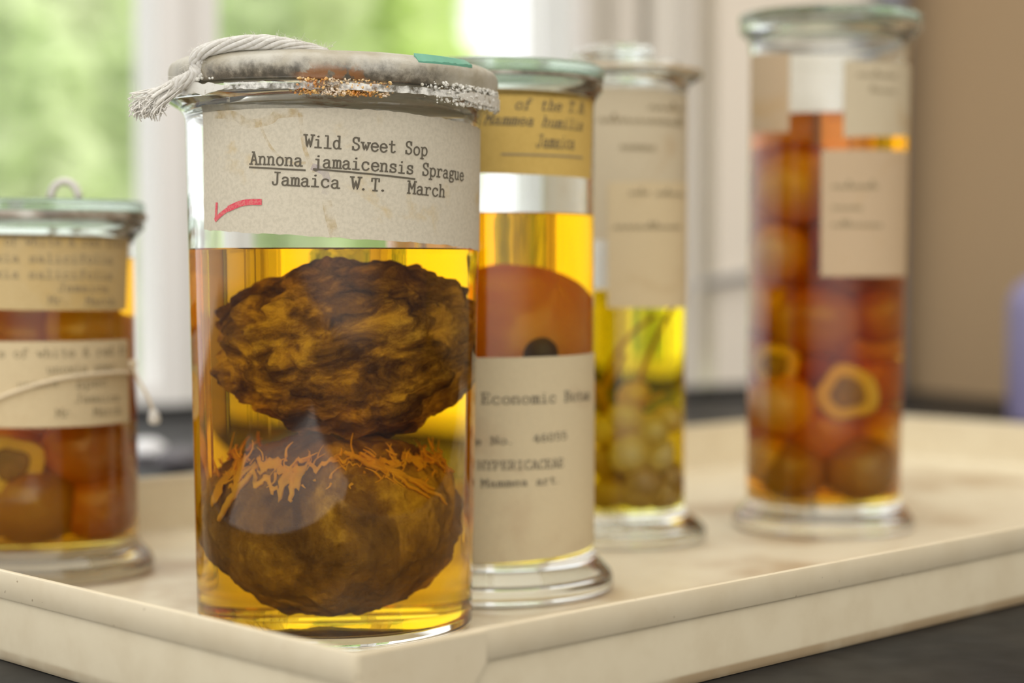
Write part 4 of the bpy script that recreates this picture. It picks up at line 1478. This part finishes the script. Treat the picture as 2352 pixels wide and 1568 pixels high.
# ------------------------------------------------------------------ tallest jar at right
J4 = build_jar('tallest jar at right, packed with amber fruits and cut rings', 0.1470, 0.881,
               0.0424, 0.0360, 0.0370, 0.0420, 0.0125, 0.2280, 0.2345, 0.0022, 0.0120, 0.1918, M['liq_tall'], lean=math.radians(0.45))
lab = add_label(J4, quad_px(J4, (1716, 304), (1806, 305), (1806, 122), (1716, 128)), M['paper_pink'], seed=8, nx=16)
lab = add_label(J4, quad_px(J4, (1930, 315), (2088, 312), (2090, 150), (1930, 138)), M['paper_grey'], seed=9, nx=24)
lettering(J4, lab, [(8, (1960, 175), (2050, 178), 16), (6, (1990, 210), (2050, 213), 16)], M['ink_faint'], w=0.10)
lab = add_label(J4, quad_px(J4, (1880, 635), (2084, 632), (2086, 347), (1880, 345)), M['paper_pink'], seed=10, nx=30)
lettering(J4, lab, [(10, (1905, 432), (2010, 432), 18), (8, (1905, 480), (1975, 481), 16), (12, (1905, 520), (2020, 520), 16)], M['ink_faint'], w=0.12)
lathe('lid', fillet([(0, 0), (0.0420, 0), (0.0424, 0.003), (0.0408, 0.0042), (0, 0.0042)], {1: 0.0008, 2: 0.001, 3: 0.001}), M['green_glass'], J4.root, (0, 0, 0.2356), n=128)
lathe('seal', [(0.0350, 0), (0.0418, 0), (0.0418, 0.0009), (0.0350, 0.0009), (0.0350, 0)], M['seal_dark'], J4.root, (0, 0, 0.2346), n=96)


def fruit_in(j, x, y, bk_, r, mat, label, cat, group, seed, name='amber_fruit', ring=False, sq=1.0):
    p = jar_pos(j, x, y, bk_)
    d = Vector((p.x - j.X, p.y - j.Y, 0))
    lim = j.rb - j.wall - r * 1.06 - 0.0006
    if d.length > lim:
        d = d.normalized() * max(lim, 0)
    loc = Vector((j.X + d.x, j.Y + d.y, max(p.z, j.floor + r * 1.08 * sq)))
    if not ring:
        bm = lump((r, r, r * sq), 4, 0.05, 1.7, seed)
        o = link(name, to_mesh(bm, name), mat, None, loc)
        o.rotation_euler = (0, 0, seed)
    else:
        # half a fruit, its cut face turned to the camera
        o = empty(name, loc, '', '', None)
        bm = bmesh.new()
        pr = fillet([(0, 0), (r, 0), (r * 0.96, r * 0.45), (r * 0.6, r * 0.85), (0, r)], {1: r * 0.1, 2: r * 0.4, 3: r * 0.4})

        def wobb(a, rr, z):
            return rr * (1 + 0.07 * math.cos(3 * a + seed) + 0.04 * math.cos(5 * a)), z
        lathe_bm(bm, pr, 48, wobb)
        link('flesh', to_mesh(bm, 'flesh', True, 0.9), M['ring_flesh'], o)
        bm = bmesh.new()
        pr = fillet([(0, -0.0009), (r * 0.50, -0.0009), (r * 0.56, -0.0003), (r * 0.52, 0.001), (0, 0.001)], {1: 0.0006, 2: 0.0004})
        lathe_bm(bm, pr, 48, wobb)
        link('core', to_mesh(bm, 'core', True, 0.9), M['ring_core'], o)
        # local z points away from the camera
        o.rotation_euler = Vector((j.X + (0.02 if x > 1176 else 0.0), j.Y, -0.05)).to_track_quat('Z', 'Y').to_euler()
    tag(o, label, cat, group)
    return o


G4 = 'fruits in the tallest jar'
A_, R_, B_ = M['amber_fruit'], M['red_fruit'], M['brown_fruit']
for i, (x, y, bk_, r, mt, wd) in enumerate([
        (1835, 430, -.004, .0170, A_, 'large amber fruit at the top, half hidden by the lower paper label'),
        (1780, 580, -.008, .0135, A_, 'amber fruit against the left wall below the topmost one'),
        (1945, 560, .004, .0160, R_, 'red-brown fruit behind the lower paper label'),
        (1880, 735, -.008, .0165, R_, 'red-brown fruit just under the lower paper label'),
        (2020, 720, .004, .0140, R_, 'dark red fruit at the right wall under the lower paper label'),
        (1775, 700, .004, .0130, A_, 'amber fruit at the left wall half way down'),
        (1790, 930, -.010, .0140, A_, 'bright orange fruit at the left wall beside the cut ring'),
        (1890, 990, -.002, .0160, R_, 'red-brown fruit below and left of the cut ring'),
        (1760, 1055, -.006, .0120, A_, 'yellow-orange fruit low at the left wall'),
        (1820, 1130, -.008, .0140, B_, 'brown fruit on the floor at left'),
        (1985, 1120, -.008, .0150, B_, 'brown fruit on the floor at right'),
        (2035, 1000, .004, .0120, A_, 'small amber fruit at the right wall under the cut ring')]):
    fruit_in(J4, x, y, bk_, r, mt, wd + (', tallest jar' if len(wd.split()) > 11 else ' of the tallest jar'), 'fruit', G4, i + 1.3)
for i in range(14):
    fruit_in(J4, 1815 + 150 * (i % 2) + 20 * math.sin(i * 2.1), 400 + 108 * (i // 2) + 40 * (i % 2), 0.0165 + 0.003 * math.sin(i), 0.0155, (R_, A_, R_)[i % 3],
             'fruit deep inside the tallest jar, behind the front row', 'fruit', G4, i + 51.7)
fruit_in(J4, 1958, 902, -.020, .0128, None, 'cut fruit in the tallest jar showing a pale ring round a dark core', 'cut fruit', G4, 2, 'cut_fruit', True)
fruit_in(J4, 1770, 840, -.012, .0105, None, 'smaller cut fruit with grey core at the left wall of the tallest jar', 'cut fruit', G4, 5, 'cut_fruit', True)

# ------------------------------------------------------------------ short jar at left
J5 = build_jar('short jar at the left edge with two tan typed labels and round fruits', -0.1890, 0.7517,
               0.0437, 0.0375, 0.0369, 0.0412, 0.012, 0.1345, 0.1412, 0.0024, 0.0115, 0.1262, M['liq_low'])
lab = add_label(J5, quad_px(J5, (-80, 708), (288, 712), (294, 545), (-80, 532)), M['paper_tan'], seed=12)
lettering(J5, lab, [('parts of white & red fruit', (-70, 562), (288, 568), 20),
                    ('Dunoxia salicifolia  L', (-70, 600), (288, 606), 20),
                    ('Dunoxia salicifolia  L', (-70, 636), (288, 642), 20),
                    ('Jamaica', (133, 668), (246, 670), 18),
                    ('Mr.  March', (110, 698), (262, 701), 19)], M['ink_faint'], w=0.10)
lab = add_label(J5, quad_px(J5, (-80, 978), (296, 968), (292, 778), (-80, 782)), M['paper_cream'], seed=13)
lettering(J5, lab, [('parts of white & red fr', (-60, 820), (288, 812), 20),
                    ('Dunoxia spec', (92, 858), (262, 850), 20),
                    ('Dunoxia', (28, 894), (132, 886), 20), ('spec  L', (175, 892), (284, 880), 20),
                    ('Jamaica', (172, 924), (272, 920), 18),
                    ('Mr.  March', (128, 958), (276, 950), 19)], M['ink_faint'], w=0.10)
lathe('lid', fillet([(0, 0), (0.0410, 0), (0.0414, 0.003), (0.0400, 0.0046), (0, 0.0048)], {1: 0.0008, 2: 0.001, 3: 0.001}), M['green_glass'], J5.root, (0, 0, 0.1445), n=128)
lathe('seal', [(0.0345, 0), (0.0414, 0), (0.0420, 0.0016), (0.0412, 0.0032), (0.0345, 0.0032), (0.0345, 0)], M['seal_dark'], J5.root, (0, 0, 0.1412), n=96)

G5 = 'fruits in the short left jar'
for i, (x, y, bk_, r, mt, wd) in enumerate([
        (72, 1205, -.008, .0165, B_, 'large brown fruit on the floor, nearest the left edge'),
        (238, 1195, -.006, .0150, R_, 'red-brown fruit on the floor at right'),
        (195, 1030, -.010, .0150, R_, 'reddish fruit just under the lower label'),
        (110, 1085, .010, .0150, B_, 'dull brown fruit in the middle behind the others'),
        (268, 1080, .006, .0120, R_, 'small reddish fruit at the right wall'),
        (190, 760, -.010, .0150, A_, 'amber fruit seen between the two labels at right'),
        (60, 770, -.006, .0150, R_, 'dark red fruit seen between the two labels at left'),
        (120, 900, .0, .0170, A_, 'amber fruit hidden mostly by the lower label')]):
    fruit_in(J5, x, y, bk_, r, mt, wd + ' of the short left jar', 'fruit', G5, i + 21.3, 'round_fruit')
for i in range(8):
    fruit_in(J5, 40 + 140 * (i % 2) + 25 * math.sin(i * 2.1), 790 + 115 * (i // 2), 0.0170, 0.0155, (R_, A_, B_)[i % 3],
             'fruit deep inside the short left jar, behind the front row', 'fruit', G5, i + 81.7, 'round_fruit')
fruit_in(J5, 22, 1062, -.018, .0115, None, 'cut fruit with amber ring at the left edge of the short jar', 'cut fruit', G5, 4, 'cut_fruit', True)

# thin string tied round the short jar: band across the lower label, loop on the lid, tail with a knot at right
bm = bmesh.new()
band = []
for i in range(40):
    u = i / 39
    x, y = -70 + 372 * u, 945 - 90 * u - 26 * math.sin(u * 3.1)
    t, zz = pix2cyl(J5, x, y)
    band.append(cyl_point(J5, t, zz, 0.0012) + Vector((J5.X, J5.Y, 0)))
tube_bm(bm, band, 0.0008, 8)
kn = at_depth(304, 836, 0.744)
tube_bm(bm, smooth_path([band[-1], kn, at_depth(318, 872, 0.742), at_depth(338, 908, 0.741), at_depth(350, 940, 0.741), at_depth(353, 962, 0.741)], 5), 0.0006, 7)
bmesh.ops.create_icosphere(bm, subdivisions=2, radius=0.0020, matrix=Matrix.Translation(kn))
s5 = link('thin_string', to_mesh(bm, 'thin_string'), M['twine'])
tag(s5, 'thin pale string tied round the short left jar, its tail hanging at right', 'string')
bm = bmesh.new()
tube_bm(bm, smooth_path([at_depth(350, 940, 0.741), at_depth(354, 958, 0.741), at_depth(355, 974, 0.741)], 4), [0.0010, 0.0014, 0.0018, 0.0022, 0.0024, 0.0025, 0.0024, 0.0021, 0.0012], 10)
link('tail_knot', to_mesh(bm, 'tail_knot'), M['cotton'], s5)
bm = bmesh.new()
lp = []
for i in range(13):
    a = math.pi * i / 12
    lp.append(Vector((J5.X + 0.012 - 0.0055 * math.cos(a), J5.Y - 0.010, 0.1498 + 0.0068 * math.sin(a))))
tube_bm(bm, lp, 0.0016, 9)
l5 = link('string_loop', to_mesh(bm, 'string_loop'), M['cotton'])
tag(l5, 'small white string loop standing on the lid of the short left jar', 'string')

# ------------------------------------------------------------------ odds and ends on the bench behind
p = at_z(352, 1062, TABLE)
cap_ = empty('pot', (p.x, p.y, TABLE), 'small dark pot with glossy white domed top behind the tray, right of the short jar', 'pot')
lathe('pot_body', fillet([(0, 0), (0.0120, 0), (0.0125, 0.006), (0, 0.006)], {1: 0.001, 2: 0.001}), M['grey_plastic'], cap_, (-0.004, 0, 0), n=48)
lathe('domed_top', fillet([(0, 0.0062), (0.0122, 0.0062), (0.0118, 0.011), (0.006, 0.0148), (0, 0.0152)], {1: 0.001, 2: 0.004, 3: 0.004}), M['white_plastic'], cap_, (-0.004, 0, 0), n=48)
p = at_z(405, 1092, TABLE)
bm = lump((0.0145, 0.012, 0.0085), 4, 0.10, 1.8, 12)
q = link('grey_lump', to_mesh(bm, 'grey_lump'), M['grey_plastic'], None, (p.x, p.y + 0.01, TABLE + 0.0085))
tag(q, 'dark grey rounded lump on the bench between short jar and front jar', 'stone')

p = at_z(2425, 968, TABLE)
pur = empty('purple_bottle', (p.x, p.y, TABLE), 'purple plastic bottle at the right edge by the tan wall', 'bottle')
lathe('bottle_body', fillet([(0, 0), (0.038, 0), (0.0385, 0.098), (0.030, 0.112), (0.014, 0.118), (0, 0.118)], {1: 0.003, 2: 0.008, 3: 0.006, 4: 0.002}), M['purple_plastic'], pur, n=64)
lathe('bottle_cap', fillet([(0, 0.1182), (0.015, 0.1182), (0.015, 0.134), (0, 0.135)], {1: 0.001, 2: 0.002}), M['lilac_plastic'], pur, n=48)

bm = bmesh.new()
box_bm(bm, (-0.15, -0.25, 0), (0.30, 0, 0), (0, 0.50, 0), (0, 0, 0.0006))
pc_ = C0 - DA * 0.225 + DB * 0.06
sh = link('paper_sheet', to_mesh(bm, 'paper_sheet', False), M['white_paint'], None, (pc_.x, pc_.y, TABLE + 0.0002))
sh.rotation_euler.z = math.atan2(DA.y, DA.x)
tag(sh, 'white paper sheet on the bench before the tray, mirrored low in the front jar', 'paper')
